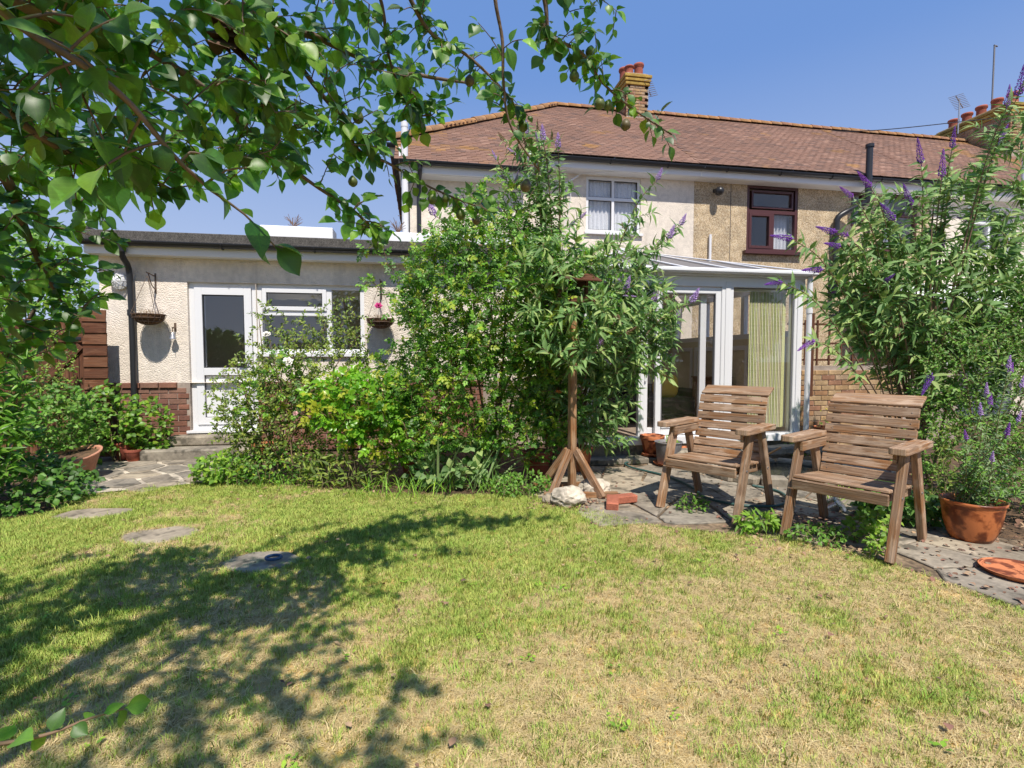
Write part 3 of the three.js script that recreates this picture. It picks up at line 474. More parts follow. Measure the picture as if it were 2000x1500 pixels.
  // step
  mesh('door_step', bx(-3.5, -2.1, -0.02, 0.14, z + 0.02, z + 0.52, 0.02), M.stoneB, h); mesh('door_step', bx(-3.3, -2.2, 0.14, 0.27, z + 0.02, z + 0.25, 0.02), M.stoneA, h);
}
{ // dry weeds on the roof upstands
  for (const [x, y, z, n, lab] of [[-2.1, 3.48, -9.25, 26, 'dead brown weed growing from the left white upstand'], [-0.35, 3.24, -8.3, 30, 'dry straw weed on the right white upstand by the pipe']]) {
    const l = []; for (let i = 0; i < n; i++) { const a = rr(0, 6.28), h = rr(0.06, 0.24); l.push(tube([[rr(-0.03, 0.03), 0, 0], [Math.cos(a) * 0.05, h * 0.6, Math.sin(a) * 0.05], [Math.cos(a) * rr(0.05, 0.16), h, Math.sin(a) * 0.1]], 0.004, 3, 5)); }
    const m = mesh('dead_weed', merge(l), std([0.22, 0.14, 0.10], 1)); m.position.set(x, y, z); m.userData = { label: lab, category: 'weed' };
  }
}
// --- conservatory ---
{
  const h = thing('conservatory', 'white framed conservatory with grey hipped roof and sliding glass door', 'conservatory');
  const z = -6.15, L = 2.0, R = 5.06, sb = 0.30, ev = 2.30;
  mesh('base', merge([bx(L, R, 0, 0.2, -9.6, z + 0.02), bx(L, R - 0.3, 0.0, 0.07, z + 0.03, z + 0.28, 0.01)]), M.stoneB, h);
  mesh('floor', bx(L + 0.05, R - 0.05, 0.2, 0.235, -9.6, z - 0.06, 0), M.floorIn, h);
  mesh('sill', bx(L, R + 0.02, 0.2, sb, z - 0.06, z + 0.08, 0.008), M.upvc, h);
  const post = (a, b, y1 = ev) => mesh('post', merge([bx(a, b, sb, y1, z - 0.06, z + 0.01, 0.006), bx(a + (b - a) * 0.3, b - (b - a) * 0.3, sb, y1, z + 0.01, z + 0.02, 0.004)]), M.upvc, h);
  post(L, L + 0.11); post(3.86, 4.03); post(4.93, R); post(2.72, 2.80, ev);
  mesh('corner_post', bx(R - 0.12, R + 0.03, 0.2, ev, z - 0.12, z - 0.061, 0.005), M.upvc, h);
  mesh('head_beam', merge([bx(L, R + 0.02, 2.23, 2.36, z - 0.06, z + 0.012), bx(L, R + 0.03, 2.36, 2.40, z - 0.1, z + 0.05)]), M.upvc, h);
  mesh('gutter', merge([bx(L - 0.05, R + 0.12, 2.385, 2.45, z + 0.052, z + 0.15, 0.02), bx(R + 0.04, R + 0.12, 2.385, 2.45, -9.6, z + 0.05, 0.02)]), M.upvc, h);
  mesh('downpipe', merge([rod([R + 0.05, 0.1, z + 0.06], [R + 0.05, 2.38, z + 0.06], 0.034, 12), rod([R + 0.05, 1.9, z + 0.06], [R + 0.05, 1.96, z + 0.06], 0.041, 12)]), M.upvc, h);
  // fixed right light
  pane(h, 4.03, 4.93, sb, 2.23, z - 0.03); mesh('gasket', frameGeo(4.03, 4.93, sb, 2.23, z - 0.04, z - 0.015, 0.014), M.lead, h);
  // sliding door leaves
  const dr = mesh('sliding_door', frameGeo(2.96, 3.86, sb + 0.01, 2.22, z - 0.055, z - 0.005, 0.075), M.upvc, h); pane(dr, 3.035, 3.785, sb + 0.085, 2.145, z - 0.03); mesh('gasket', frameGeo(3.035, 3.785, sb + 0.085, 2.145, z - 0.045, z - 0.002, 0.012), M.lead, dr); 
  const d2 = mesh('sliding_door', frameGeo(2.80, 3.70, sb + 0.01, 2.21, z - 0.135, z - 0.08, 0.085), M.upvc, h); pane(d2, 2.885, 3.615, sb + 0.095, 2.125, z - 0.1); mesh('handle', merge([bx(2.83, 2.86, 1.0, 1.32, z - 0.08, z - 0.05, 0.006)]), M.upvc, d2);
  // side walls
  const sideGlass = (x, y0, y1, z0, z1) => { const g = new THREE.PlaneGeometry(z1 - z0, y1 - y0); g.rotateY(Math.PI / 2); g.translate(x, (y0 + y1) / 2, (z0 + z1) / 2); return mesh('pane', g, M.glass, h); };
  mesh('side_wall', bx(R - 0.12, R, 0.2, 1.6, -9.6, z - 0.121), M.cream, h);
  for (let i = 0; i < 4; i++) mesh('side_panel', frameGeo(-9.5 + i * 0.82, -8.76 + i * 0.82, 0.35, 1.5, 0, 0.02, 0.07).rotateY(-Math.PI / 2).translate(R - 0.12, 0, 0), M.upvc, h);
  mesh('side_frame', merge([bx(R - 0.08, R, 1.6, 1.68, -9.6, z - 0.121), bx(R - 0.08, R, 2.28, 2.36, -9.6, z - 0.12), ...[0, 1, 2, 3].map((i) => bx(R - 0.078, R - 0.002, 1.68, 2.28, -9.58 + i * 1.09, -9.50 + i * 1.09))]), M.upvc, h);
  for (let i = 0; i < 3; i++) sideGlass(R - 0.04, 1.68, 2.28, -9.50 + i * 1.09, -8.49 + i * 1.09);
  mesh('side_wall', bx(L + 0.0, L + 0.06, 0.2, 2.36, -9.6, z - 0.07), M.taupe, h);
  mesh('back_wall', wallGeo(L + 0.06, R - 0.12, 0.235, 2.6, -9.6, -9.575, [[3.49, 4.23, 0.29, 2.06], [4.61, 4.96 - 0.03, 1.54, 2.11]]), M.taupe, h);
  // roof
  const A = [4.2, 3.36, -9.55], B = [3.75, 3.36, -9.55], Y = 2.42;
  const FL = [L - 0.04, Y, z + 0.1], FR = [R + 0.1, Y, z + 0.1], BL = [L - 0.04, Y, -9.55], BR = [R + 0.1, Y, -9.55];
  const lerp = (p, q, t) => p.map((v, i) => v + (q[i] - v) * t);
  const panel = (pts) => { const g = new THREE.BufferGeometry(), q = []; for (let i = 1; i < pts.length - 1; i++) q.push(...pts[0], ...pts[i], ...pts[i + 1]); g.setAttribute('position', new THREE.Float32BufferAttribute(q, 3)); g.computeVertexNormals(); reuv(g); mesh('roof_panel', g, M.poly, h); };
  const gb = (a, b) => mesh('glazing_bar', bar([a[0], a[1] + 0.02, a[2]], [b[0], b[1] + 0.02, b[2]], 0.045, 0.018, [1, 0, 0.2], 0.005), M.upvc, h);
  // front slope split in five
  const fr = [0.0, 0.22, 0.44, 0.64, 0.82, 1.0], topAt = (t) => t < 0.5 ? lerp(FL, B, t / 0.5 * 1) : t < 0.62 ? lerp(B, A, (t - 0.5) / 0.12) : lerp(A, FR, (t - 0.62) / 0.38);
  for (let i = 0; i < 5; i++) { const a = fr[i], b = fr[i + 1], P = [lerp(FL, FR, a), lerp(FL, FR, b), topAt(b)]; if (a < 0.5 && b > 0.5) P.push(...(b > 0.62 ? [A, B] : [B])); else if (a < 0.62 && b > 0.62) P.push(A); P.push(topAt(a)); panel(P.filter((p, k) => k === 0 || Math.hypot(p[0] - P[k - 1][0], p[2] - P[k - 1][2]) > 0.01)); if (i) gb(lerp(FL, FR, a), topAt(a)); }
  panel([FR, BR, A]); panel([FL, BL, B]); gb(FR, A); gb(FL, B); gb(lerp(FR, BR, 0.5), lerp(FR, A, 0.52)); mesh('ridge_beam', bar([B[0] - 0.03, 3.39, -9.53], [A[0] + 0.03, 3.39, -9.53], 0.08, 0.06), M.upvc, h);
}
{ // vertical blind
  const t = thing('vertical_blind', 'green and cream vertical blind hanging in the right conservatory pane', 'blind', [4.37, 0.36, -6.26]); mesh('head_rail', bx(-0.3, 0.52, 1.83, 1.87, -0.03, 0.02), M.upvc, t);
  const mats = [std([0.68, 0.70, 0.34], 0.9, { map: T.curtain }), std([0.85, 0.83, 0.60], 0.9, { map: T.curtain }), std([0.56, 0.62, 0.26], 0.9, { map: T.curtain }), std([0.76, 0.68, 0.48], 0.9, { map: T.curtain })];
  const g = bx(-0.0445, 0.0445, 0, 1.83, -0.001, 0.001, 0); for (let i = 0; i < 22; i++) { const m = mesh('slat', g, mats[[0, 1, 2, 1, 0, 1, 3][i % 7]], t); m.position.x = 0.0 + i * 0.0235; m.rotation.y = 0.5 + rr(-0.02, 0.02); }
}
{
  const t = thing('sofa', 'dark sofa inside the conservatory behind the sliding door', 'sofa', [3.75, 0.235, -8.1]); const f = std([0.045, 0.045, 0.055], 0.9, { map: T.mott });
  mesh('seat', bx(-0.7, 0.7, 0.1, 0.42, -0.4, 0.4, 0.05), f, t); mesh('backrest', bx(-0.7, 0.7, 0.42, 0.62, -0.42, -0.2, 0.06), f, t); for (const s of [-1, 1]) mesh('armrest', bx(s < 0 ? -0.88 : 0.7, s < 0 ? -0.7 : 0.88, 0.08, 0.55, -0.42, 0.4, 0.05), f, t);
  const c = thing('cushion', 'yellow cushion on the dark sofa', 'cushion', [4.02, 0.62, -8.0], -0.5); const cg = new THREE.SphereGeometry(0.24, 18, 12).toNonIndexed(); cg.scale(1, 1, 0.35); const p = cg.attributes.position, sq = (v) => Math.sign(v) * Math.pow(Math.abs(v) / 0.24, 0.62) * 0.21; for (let i = 0; i < p.count; i++) p.setXY(i, sq(p.getX(i)), sq(p.getY(i))); cg.computeVertexNormals(); cg.rotateX(-0.35); cg.translate(0, 0.22, 0); mesh('cushion_cover', cg, std([0.58, 0.42, 0.07], 0.9), c);
  const r = thing('radiator', 'white panel radiator on the back wall of the conservatory', 'radiator', [4.55, 0.4, -9.5]); mesh('panel', bx(-0.28, 0.28, 0, 0.6, -0.04, 0.03, 0.01), M.white, r); for (let i = 0; i < 11; i++) mesh('fin', bx(-0.26 + i * 0.05, -0.235 + i * 0.05, 0.04, 0.56, 0.03, 0.045, 0.004), M.white, r);
  const b = thing('cabinet', 'plain brown wooden cabinet seen behind the blind', 'cabinet', [4.62, 0.235, -7.6]); mesh('carcass', bx(-0.22, 0.22, 0, 0.75, -0.2, 0.2, 0.006), std([0.34, 0.20, 0.10], 0.6, { map: T.wood }), b); mesh('door', bx(-0.2, 0.2, 0.03, 0.72, 0.2, 0.218, 0.004), std([0.36, 0.22, 0.11], 0.6, { map: T.wood }), b); mesh('top', bx(-0.24, 0.24, 0.75, 0.775, -0.22, 0.23, 0.006), std([0.34, 0.20, 0.10], 0.6, { map: T.wood }), b);
}
// --- brick garden wall with trellis, right of the conservatory ---
{
  const w = thing('garden_wall', 'low yellow brick garden wall behind the right chair', 'wall'); mesh('wall_core', bx(5.22, 8.2, 0, 1.19, -6.8, -6.612, 0), M.brickMortar, w); bricks(w, 5.22, 7.2, 0.01, 1.19, -6.6, 0.06, M.brickY);
  const t = thing('trellis', 'dark red brown timber trellis standing on the brick garden wall', 'trellis');
  for (let i = 0; i < 11; i++) mesh('upright', bar([5.3 + i * 0.2, 1.2, -6.62], [5.3 + i * 0.2, 1.86, -6.62], 0.03, 0.02, [1, 0, 0]), i === 1 ? M.fenceB : M.fence, t); for (const y of [1.28, 1.52, 1.8]) mesh('rail', bar([5.22, y, -6.64], [7.4, y, -6.64], 0.03, 0.018), M.fence, t); mesh('trellis_post', bar([5.55, 0.75, -6.56], [5.55, 1.95, -6.56], 0.06, 0.05, [1, 0, 0]), M.fence, t);
}
// --- left gate and lap fence ---
{
  const g = thing('garden_gate', 'dark brown boarded gate with diagonal brace left of the extension', 'gate', [-4.68, 0, -7.32]);
  for (let i = 0; i < 9; i++) mesh('board', bar([-0.46 + i * 0.118, 0.06, 0], [-0.46 + i * 0.118, 1.78 + rr(-0.01, 0.01), 0], 0.112, 0.02, [1, 0, 0]), i % 3 ? M.fence : M.fenceB, g);
  for (const y of [0.4, 1.55]) mesh('rail', bar([-0.5, y, 0.026], [0.5, y, 0.026], 0.1, 0.028), M.fence, g); mesh('brace', bar([-0.45, 0.48, 0.027], [0.46, 1.46, 0.027], 0.09, 0.026), M.fence, g); mesh('hinge', bar([0.1, 1.57, 0.046], [0.48, 1.55, 0.046], 0.035, 0.006), M.black, g); mesh('latch', bar([-0.4, 1.1, 0.02], [-0.3, 1.1, 0.02], 0.05, 0.02), M.black, g);
  const f = thing('lap_fence', 'narrow panel of overlapping brown boards beside the rendered wall', 'fence', [-4.06, 0, -7.3]);
  for (let i = 0; i < 13; i++) { const m = mesh('lap_board', bar([-0.13, 0, 0], [0.14, 0, 0], 0.15, 0.018), i % 2 ? M.fence : M.fenceB, f); m.position.set(0, 0.12 + i * 0.143, 0.01); m.rotation.set(-0.12, 0, rr(-0.015, 0.015)); } mesh('fence_post', bar([-0.14, 0, -0.05], [-0.14, 1.95, -0.05], 0.08, 0.07, [1, 0, 0]), M.fence, f);
  const f2 = thing('board_fence', 'old brown board fence beyond the gate at far left', 'fence', [-7.2, 0, -7.6]);
  for (let i = 0; i < 26; i++) mesh('board', bar([-1.9 + i * 0.152, 0.02, 0], [-1.9 + i * 0.152, 1.7 + rr(-0.02, 0.02), 0], 0.145, 0.018, [1, 0, 0]), pick([M.fence, M.fenceB]), f2); for (const y of [0.4, 1.4]) mesh('rail', bar([-2, y, 0.03], [2.0, y, 0.03], 0.08, 0.03), M.fence, f2);
}
// ---------- chairs ----------
function chair(label, x, z, turn, s) {
  const t = thing('garden_chair', label, 'chair', [x, 0.012, z], turn, 'wooden slatted garden chairs'); t.scale.setScalar(s);
  const W = () => pick([M.wood, M.wood, M.woodB, M.woodC]);
  const hw = 0.30;
  // curved back profile: y -> z
  const prof = (y) => -0.17 - (y - 0.42) * 0.27 - (y > 0.93 ? (y - 0.93) * (y - 0.93) * 9 : 0);
  const n = 8, y0 = 0.415, y1 = 1.035; const ys = []; for (let i = 0; i <= n; i++) ys.push(y0 + (y1 - y0) * i / n);
  for (let i = 0; i < n; i++) {
    const a = ys[i] + 0.006, b = ys[i + 1] - 0.006, top = i === n - 1; const za = prof(a), zb = prof(b) - (top ? 0.03 : 0), yc = (a + b) / 2, zc = (za + zb) / 2;
    mesh('back_slat', bar([-hw + rr(-0.004, 0.004), yc, zc], [hw + rr(-0.004, 0.004), yc + rr(-0.002, 0.002), zc], Math.hypot(b - a, zb - za), 0.021, [0, b - a, zb - za], 0.004), W(), t);
    for (const sx of [-1, 1]) mesh('screw', rod([sx * (hw - 0.05) + rr(-0.004, 0.004), yc, zc + 0.008], [sx * (hw - 0.05), yc, zc + 0.013], 0.0045, 7), M.lead, t);
  }
  for (const sx of [-1, 1]) {
    const q = []; for (let i = 0; i <= 10; i++) { const y = 0.36 + (1.02 - 0.36) * i / 10; q.push([y, prof(y) - 0.011 - (i === 10 ? 0.02 : 0)]); }
    const sh = new THREE.Shape([...q.map(([y, zz]) => new THREE.Vector2(zz, y)), ...q.slice().reverse().map(([y, zz], i) => new THREE.Vector2(zz - 0.055 - 0.02 * Math.sin(i / 10 * 3.14), y))]);
    const g = new THREE.ExtrudeGeometry(sh, { depth: 0.038, bevelEnabled: false }); g.rotateY(-Math.PI / 2); const gg = g.index ? g.toNonIndexed() : g;
    // rotateY(-90): x->z ; shape x becomes z, extrude z becomes -x
    gg.translate(sx * (hw - 0.05) + 0.019, 0, 0); const pp = gg.attributes.position; reuv(gg); mesh('back_support', gg, M.wood, t);
  }
  // seat slats
  const seat = (u) => [0.447 - 0.035 * u, 0.315 - 0.46 * u];
  for (let i = 0; i < 5; i++) { const a = seat(i / 5 + 0.012), b = seat((i + 1) / 5 - 0.012); mesh('seat_slat', bar([-hw, (a[0] + b[0]) / 2, (a[1] + b[1]) / 2], [hw, (a[0] + b[0]) / 2, (a[1] + b[1]) / 2], Math.hypot(a[0] - b[0], a[1] - b[1]), 0.022, [0, a[0] - b[0], a[1] - b[1]], 0.005), W(), t); }
  mesh('front_apron', bar([-hw, 0.392, 0.318], [hw, 0.392, 0.318], 0.078, 0.022, [0, 1, 0.12], 0.005), W(), t);
  for (const sx of [-1, 1]) {
    const X = sx * (hw + 0.026), Xs = sx * (hw - 0.04);
    mesh('leg', bar([X, 0, 0.36], [X, 0.685, 0.13], 0.085, 0.045, [0, 0, 1], 0.005), W(), t);
    mesh('leg', bar([X, 0, -0.36], [X, 0.685, -0.10], 0.075, 0.045, [0, 0, 1], 0.005), W(), t);
    mesh('seat_rail', bar([Xs, 0.405, 0.30], [Xs, 0.362, -0.26], 0.075, 0.03, [0, 1, 0], 0.004), W(), t);
    mesh('arm_rail', bar([X - sx * 0.036, 0.655, 0.2], [X - sx * 0.036, 0.655, -0.25], 0.07, 0.025, [0, 1, 0], 0.004), W(), t);
    // arm with rounded front
    const s = new THREE.Shape(); const w = 0.055, f = 0.33, bk = -0.24; s.moveTo(-w, bk); s.lineTo(-w, f - 0.03); s.quadraticCurveTo(-w, f, -w + 0.03, f); s.lineTo(w - 0.03, f); s.quadraticCurveTo(w, f, w, f - 0.03); s.lineTo(w, bk); s.closePath();
    const g0 = new THREE.ExtrudeGeometry(s, { depth: 0.034, bevelEnabled: true, bevelThickness: 0.005, bevelSize: 0.005, bevelOffset: -0.005, bevelSegments: 2, curveSegments: 5 }); const g = g0.index ? g0.toNonIndexed() : g0; g.rotateX(Math.PI / 2); g.translate(X + sx * 0.012, 0.735, 0);
    const p = g.attributes.position, nn = g.attributes.normal, uv = g.attributes.uv; for (let i = 0; i < p.count; i++) uv.setXY(i, p.getZ(i) + X, Math.abs(nn.getX(i)) > 0.7 ? p.getY(i) : p.getX(i));
    mesh('armrest', g, M.woodB, t);
    for (const [by, bz] of [[0.405, 0.24], [0.37, -0.2]]) { const b = mesh('bolt', rod([X + sx * 0.02, by, bz], [X + sx * 0.03, by, bz], 0.008, 8), M.steel, t); }
  }
}
chair('smaller looking wooden slatted armchair in front of the conservatory blind', 2.5, -4.01, -0.98, 1.0);
chair('nearer wooden slatted armchair beside the purple buddleia', 3.05, -3.15, -1.08, 0.98);
// ---------- bird table ----------
{
  const t = thing('bird_table', 'wooden bird table on a braced post, its roof lost in the shrub', 'bird table', [1.42, 0, -4.72], 0.15);
  mesh('post', bar([0, 0.02, 0], [0, 1.82, 0], 0.062, 0.075, [1, 0, 0], 0.006), M.post, t);
  const feet = [[-0.27, 0.12], [0.16, 0.32], [0.3, -0.2], [-0.2, -0.28]]; feet.forEach(([x, z], i) => mesh('brace', bar([x * 0.13, 0.42, z * 0.13], [x, 0.02, z], 0.068, 0.05, [x, 0.6, z], 0.006), i < 2 ? M.postGrey : M.post, t));
  mesh('cross_foot', bar([-0.34, 0.035, 0.12], [0.32, 0.035, 0.32], 0.06, 0.05), M.post, t); mesh('cross_foot', bar([-0.3, 0.033, -0.25], [0.33, 0.033, -0.1], 0.06, 0.05), M.post, t);
  mesh('tray', bx(-0.17, 0.17, 1.82, 1.84, -0.15, 0.15), M.fence, t); for (const s of [-1, 1]) { mesh('tray_rim', bx(-0.17, 0.17, 1.84, 1.87, s * 0.14 - 0.01, s * 0.14 + 0.01), M.fence, t); mesh('roof_upright', bx(s * 0.14 - 0.015, s * 0.14 + 0.015, 1.841, 2.04, -0.015, 0.015), M.fence, t); mesh('roof_board', bar([-0.2, 2.06, s * 0.1], [0.2, 2.06, s * 0.1], 0.23, 0.015, [0, 0.45, -s]), M.fence, t); }
}
function rock(name, label, cat, x, z, r, sy, mat, sd) {
  const g = new THREE.IcosahedronGeometry(r, 4); const p = g.attributes.position; for (let i = 0; i < p.count; i++) { const v = V(p.getX(i), p.getY(i), p.getZ(i)), u = v.clone().normalize(); let k = 1 + 0.55 * (fbm(u.x * 1.7 + sd, u.y * 1.7 + u.z * 2.1 + sd, 0, 0, sd, 4) - 0.5) + 0.3 * (fbm(u.x * 5 + u.z * 3 + sd, u.y * 5, 0, 0, sd + 3, 3) - 0.5); v.multiplyScalar(k); v.y *= sy; p.setXYZ(i, v.x, v.y, v.z); } g.computeVertexNormals(); reuv(g); g.translate(0, r * sy * 0.75, 0);
  const m = mesh(name, g, mat); m.position.set(x, 0, z); m.userData = { label, category: cat }; return m;
}
rock('rock', 'pale chalky rock in front of the bird table post', 'rock', 1.27, -4.35, 0.15, 0.62, M.chalk, 3).rotation.y = 0.4;
rock('rock', 'pale rock wedged behind the right brace of the bird table', 'rock', 1.62, -4.62, 0.15, 0.6, M.chalk, 8);
rock('rock', 'small tan stone under the left brace of the bird table', 'rock', 1.13, -4.42, 0.07, 0.7, M.stoneC, 14);
{
  const mk = (label, x, z, ry, rx, mat) => { const g = cbox(0.215, 0.065, 0.102, 0.007); const p = g.attributes.position; for (let i = 0; i < p.count; i++) { const q = fbm(p.getX(i) * 30 + 9, p.getY(i) * 30 + p.getZ(i) * 40, 0, 0, 5, 2) - 0.5; p.setXYZ(i, p.getX(i) * (1 + q * 0.06), p.getY(i) * (1 + q * 0.06), p.getZ(i) * (1 + q * 0.08)); } const m = mesh('loose_brick', g, mat); m.position.set(x, 0.052, z); m.rotation.set(rx, ry, 0); m.userData = { label, category: 'brick', group: 'loose red bricks on the patio edge' }; };
  const rb = std([0.50, 0.17, 0.10], 0.9, { map: T.mott, ...bump(T.mottB, 0.006) }); mk('broken red brick nearest the lawn by the bird table', 1.62, -4.17, 1.2, 0.1, rb); mk('red brick lying flat behind the broken brick', 1.77, -4.27, 0.15, 0, rb);
}
// ---------- pots ----------
function pot(name, label, x, y, z, r, h, mat, opts = {}) {
  const t = thing(name, label, 'plant pot', [x, y, z], rr(0, 6)); if (opts.tilt) t.rotation.set(opts.tilt[0], 0, opts.tilt[1]);
  const k = opts.base || 0.68, rim = opts.rim === undefined ? 0.16 : opts.rim; const P = opts.profile || [[r * k, 0], [r * 0.94, h * (1 - rim)], [r, h * (1 - rim) + 0.004], [r * 1.02, h], [r * 0.93, h], [r * 0.88, h * 0.85], [r * k * 0.9, 0.02], [0.001, 0.02]];
  mesh('pot_body', lathe([[0.001, 0], ...P], 36), mat, t); const s = new THREE.CircleGeometry(r * 0.89, 22).toNonIndexed(); s.rotateX(-Math.PI / 2); s.translate(0, h * 0.86, 0); reuv(s); mesh('potting_soil', s, M.soil, t);
  if (opts.saucer) mesh('saucer', lathe([[0.001, -0.014], [r * 0.9, -0.014], [r * opts.saucer, 0.018], [r * opts.saucer * 0.95, 0.018], [r * 0.85, -0.002], [0.001, -0.002]], 30), M.terra, t);
  return t;
}
pot('terracotta_pot', 'terracotta pot on a saucer beside the conservatory door', 2.86, 0.235 - 0.14, -6.02, 0.15, 0.24, M.terra, { saucer: 0.85, base: 0.62, rim: 0.22 });
pot('metal_pot', 'grey metal planter on a terracotta saucer by the sliding door', 2.93, 0.03, -5.72, 0.165, 0.27, M.zinc, { saucer: 1.1, base: 0.8, rim: 0.06 });
pot('terracotta_pot', 'small terracotta pot half hidden behind the smaller chair', 3.28, 0.03, -5.85, 0.13, 0.16, M.terra, { rim: 0.2 });
pot('terracotta_pot', 'tall terracotta pot behind the bird table post', 1.78, 0.02, -5.62, 0.15, 0.27, M.terra, { rim: 0.2 });
pot('terracotta_pot', 'dark terracotta pot left of the bird table in shade', 1.25, 0.02, -5.5, 0.17, 0.26, M.potRed, { rim: 0.18 });
pot('terracotta_pot', 'small terracotta pot against the conservatory corner', 5.3, 0.22, -6.0, 0.12, 0.17, M.terra, { rim: 0.2 });
const bigPot = pot('terracotta_pot', 'large glossy orange terracotta pot at the right edge', 3.86, 0.0, -2.98, 0.255, 0.34, M.terraDark, { profile: [[0.15, 0], [0.185, 0.05], [0.225, 0.16], [0.243, 0.27], [0.248, 0.318], [0.262, 0.325], [0.264, 0.345], [0.245, 0.345], [0.235, 0.3], [0.14, 0.03], [0.001, 0.03]] });
pot('terracotta_bowl', 'pale fluted terracotta bowl leaning under the left shrub', -3.68, 0.04, -6.22, 0.27, 0.24, M.terraPale, { base: 0.55, rim: 0.1, tilt: [0.22, 0.1] });
pot('terracotta_pot', 'small red pot at the foot of the black downpipe', -3.62, 0.0, -7.2, 0.1, 0.15, M.potRed, { rim: 0.25 });
pot('terracotta_pot', 'red pot behind the small one below the downpipe', -3.78, 0.0, -7.32, 0.12, 0.2, M.potRed, { rim: 0.2 });
pot('terracotta_pot', 'orange pot on the ground in front of the extension window', -2.05, 0.0, -7.1, 0.14, 0.2, M.terra, { rim: 0.2 });
pot('terracotta_pot', 'terracotta pot in shade between the two big shrubs', -0.1, 0.0, -5.75, 0.15, 0.22, M.potRed, { rim: 0.2 });
{ const m = mesh('plant_saucer', lathe([[0.001, 0], [0.18, 0], [0.21, 0.03], [0.20, 0.034], [0.175, 0.012], [0.001, 0.012]], 36), M.terra); m.scale.setScalar(0.92); m.position.set(3.5, 0.015, -2.42); m.userData = { label: 'empty terracotta saucer with dead leaves on the patio at right', category: 'saucer' }; }
bigPot.scale.set(0.72, 0.86, 0.72);
// saucepan
{ const t = thing('saucepan', 'small old metal saucepan on its side under the nearer chair', 'saucepan', [3.5, 0.065, -3.75], 0.6); const g = lathe([[0.001, 0], [0.072, 0], [0.078, 0.008], [0.078, 0.085], [0.082, 0.088], [0.074, 0.088], [0.073, 0.012], [0.001, 0.012]], 30); g.rotateX(Math.PI / 2 + 2.5); mesh('pan_body', g, M.tin, t); mesh('handle', bar([0.02, 0.0, -0.09], [0.17, 0.02, -0.15], 0.02, 0.008), M.tin, t); }
// hose
{ const m = mesh('garden_hose', tube([[3.3, 0.03, -6.0], [2.75, 0.03, -6.0], [2.42, 0.03, -5.82], [2.4, 0.03, -5.6], [2.6, 0.03, -5.1], [2.62, 0.03, -4.6], [2.55, 0.03, -4.25], [2.7, 0.03, -3.98], [3.0, 0.03, -3.9], [3.25, 0.03, -4.08], [3.35, 0.03, -4.35], [3.2, 0.05, -4.5]], 0.0125, 8, 120), M.hose); m.userData = { label: 'dark green garden hose curling over the patio under the chairs', category: 'hose' }; }
// pond
{
  const t = thing('garden_pond', 'small dark pond with stone edging between the two chairs', 'pond', [3.85, 0, -5.05]);
  const g = new THREE.CircleGeometry(0.62, 40).toNonIndexed(); g.rotateX(-Math.PI / 2); g.scale(1, 1, 0.72); g.translate(0, 0.055, 0); mesh('water', g, new THREE.MeshPhysicalMaterial({ color: col(0.012, 0.014, 0.012), roughness: 0.05, ior: 1.33, ...bump(T.stoneB, 0.004) }), t);
  for (let i = 0; i < 15; i++) { const a = i / 15 * 6.283, r = 0.68; const m = mesh('edging_stone', cbox(rr(0.2, 0.28), rr(0.08, 0.12), 0.15, 0.02), pick([M.stoneA, M.stoneB, M.stoneC]), t); m.position.set(Math.cos(a) * r, 0.05, Math.sin(a) * r * 0.76); m.rotation.y = -a + Math.PI / 2 + rr(-0.15, 0.15); }
  for (let i = 0; i < 7; i++) { const m = mesh('upper_edging_stone', cbox(rr(0.26, 0.36), 0.1, 0.2, 0.02), pick([M.stoneA, M.stoneB]), t); m.position.set(-0.75 + i * 0.3, 0.15, -0.64 - 0.05 * (i % 2)); m.rotation.y = rr(-0.2, 0.2); }
  const net = mesh('cane', bar([-0.5, 0.1, 0.1], [0.35, 0.24, -0.35], 0.02, 0.02), std([0.46, 0.20, 0.05], 0.8), t);
}
// wall fittings
{
  const t = thing('bulkhead_lamp', 'round clear caged wall lamp left of the black downpipe', 'lamp', [-3.9, 2.31, -7.6]); const b = new THREE.CylinderGeometry(0.105, 0.105, 0.04, 24).toNonIndexed(); b.rotateX(Math.PI / 2); b.translate(0, 0, 0.02); mesh('base', b, M.upvc, t);
  const gg = new THREE.SphereGeometry(0.095, 22, 12, 0, 6.283, 0, 1.57).toNonIndexed(); gg.rotateX(Math.PI / 2); gg.translate(0, 0, 0.04); mesh('glass', gg, M.lampGlass, t); for (let i = 0; i < 4; i++) { const q = new THREE.TorusGeometry(0.1, 0.006, 6, 16, Math.PI); q.rotateY(-Math.PI / 2 * 0); q.rotateX(Math.PI / 2); q.rotateZ(i * Math.PI / 4); q.translate(0, 0, 0.042); mesh('cage_bar', q, M.upvc, t); } const r2 = new THREE.TorusGeometry(0.075, 0.005, 6, 24); r2.translate(0, 0, 0.105); mesh('cage_ring', r2, M.upvc, t);
}
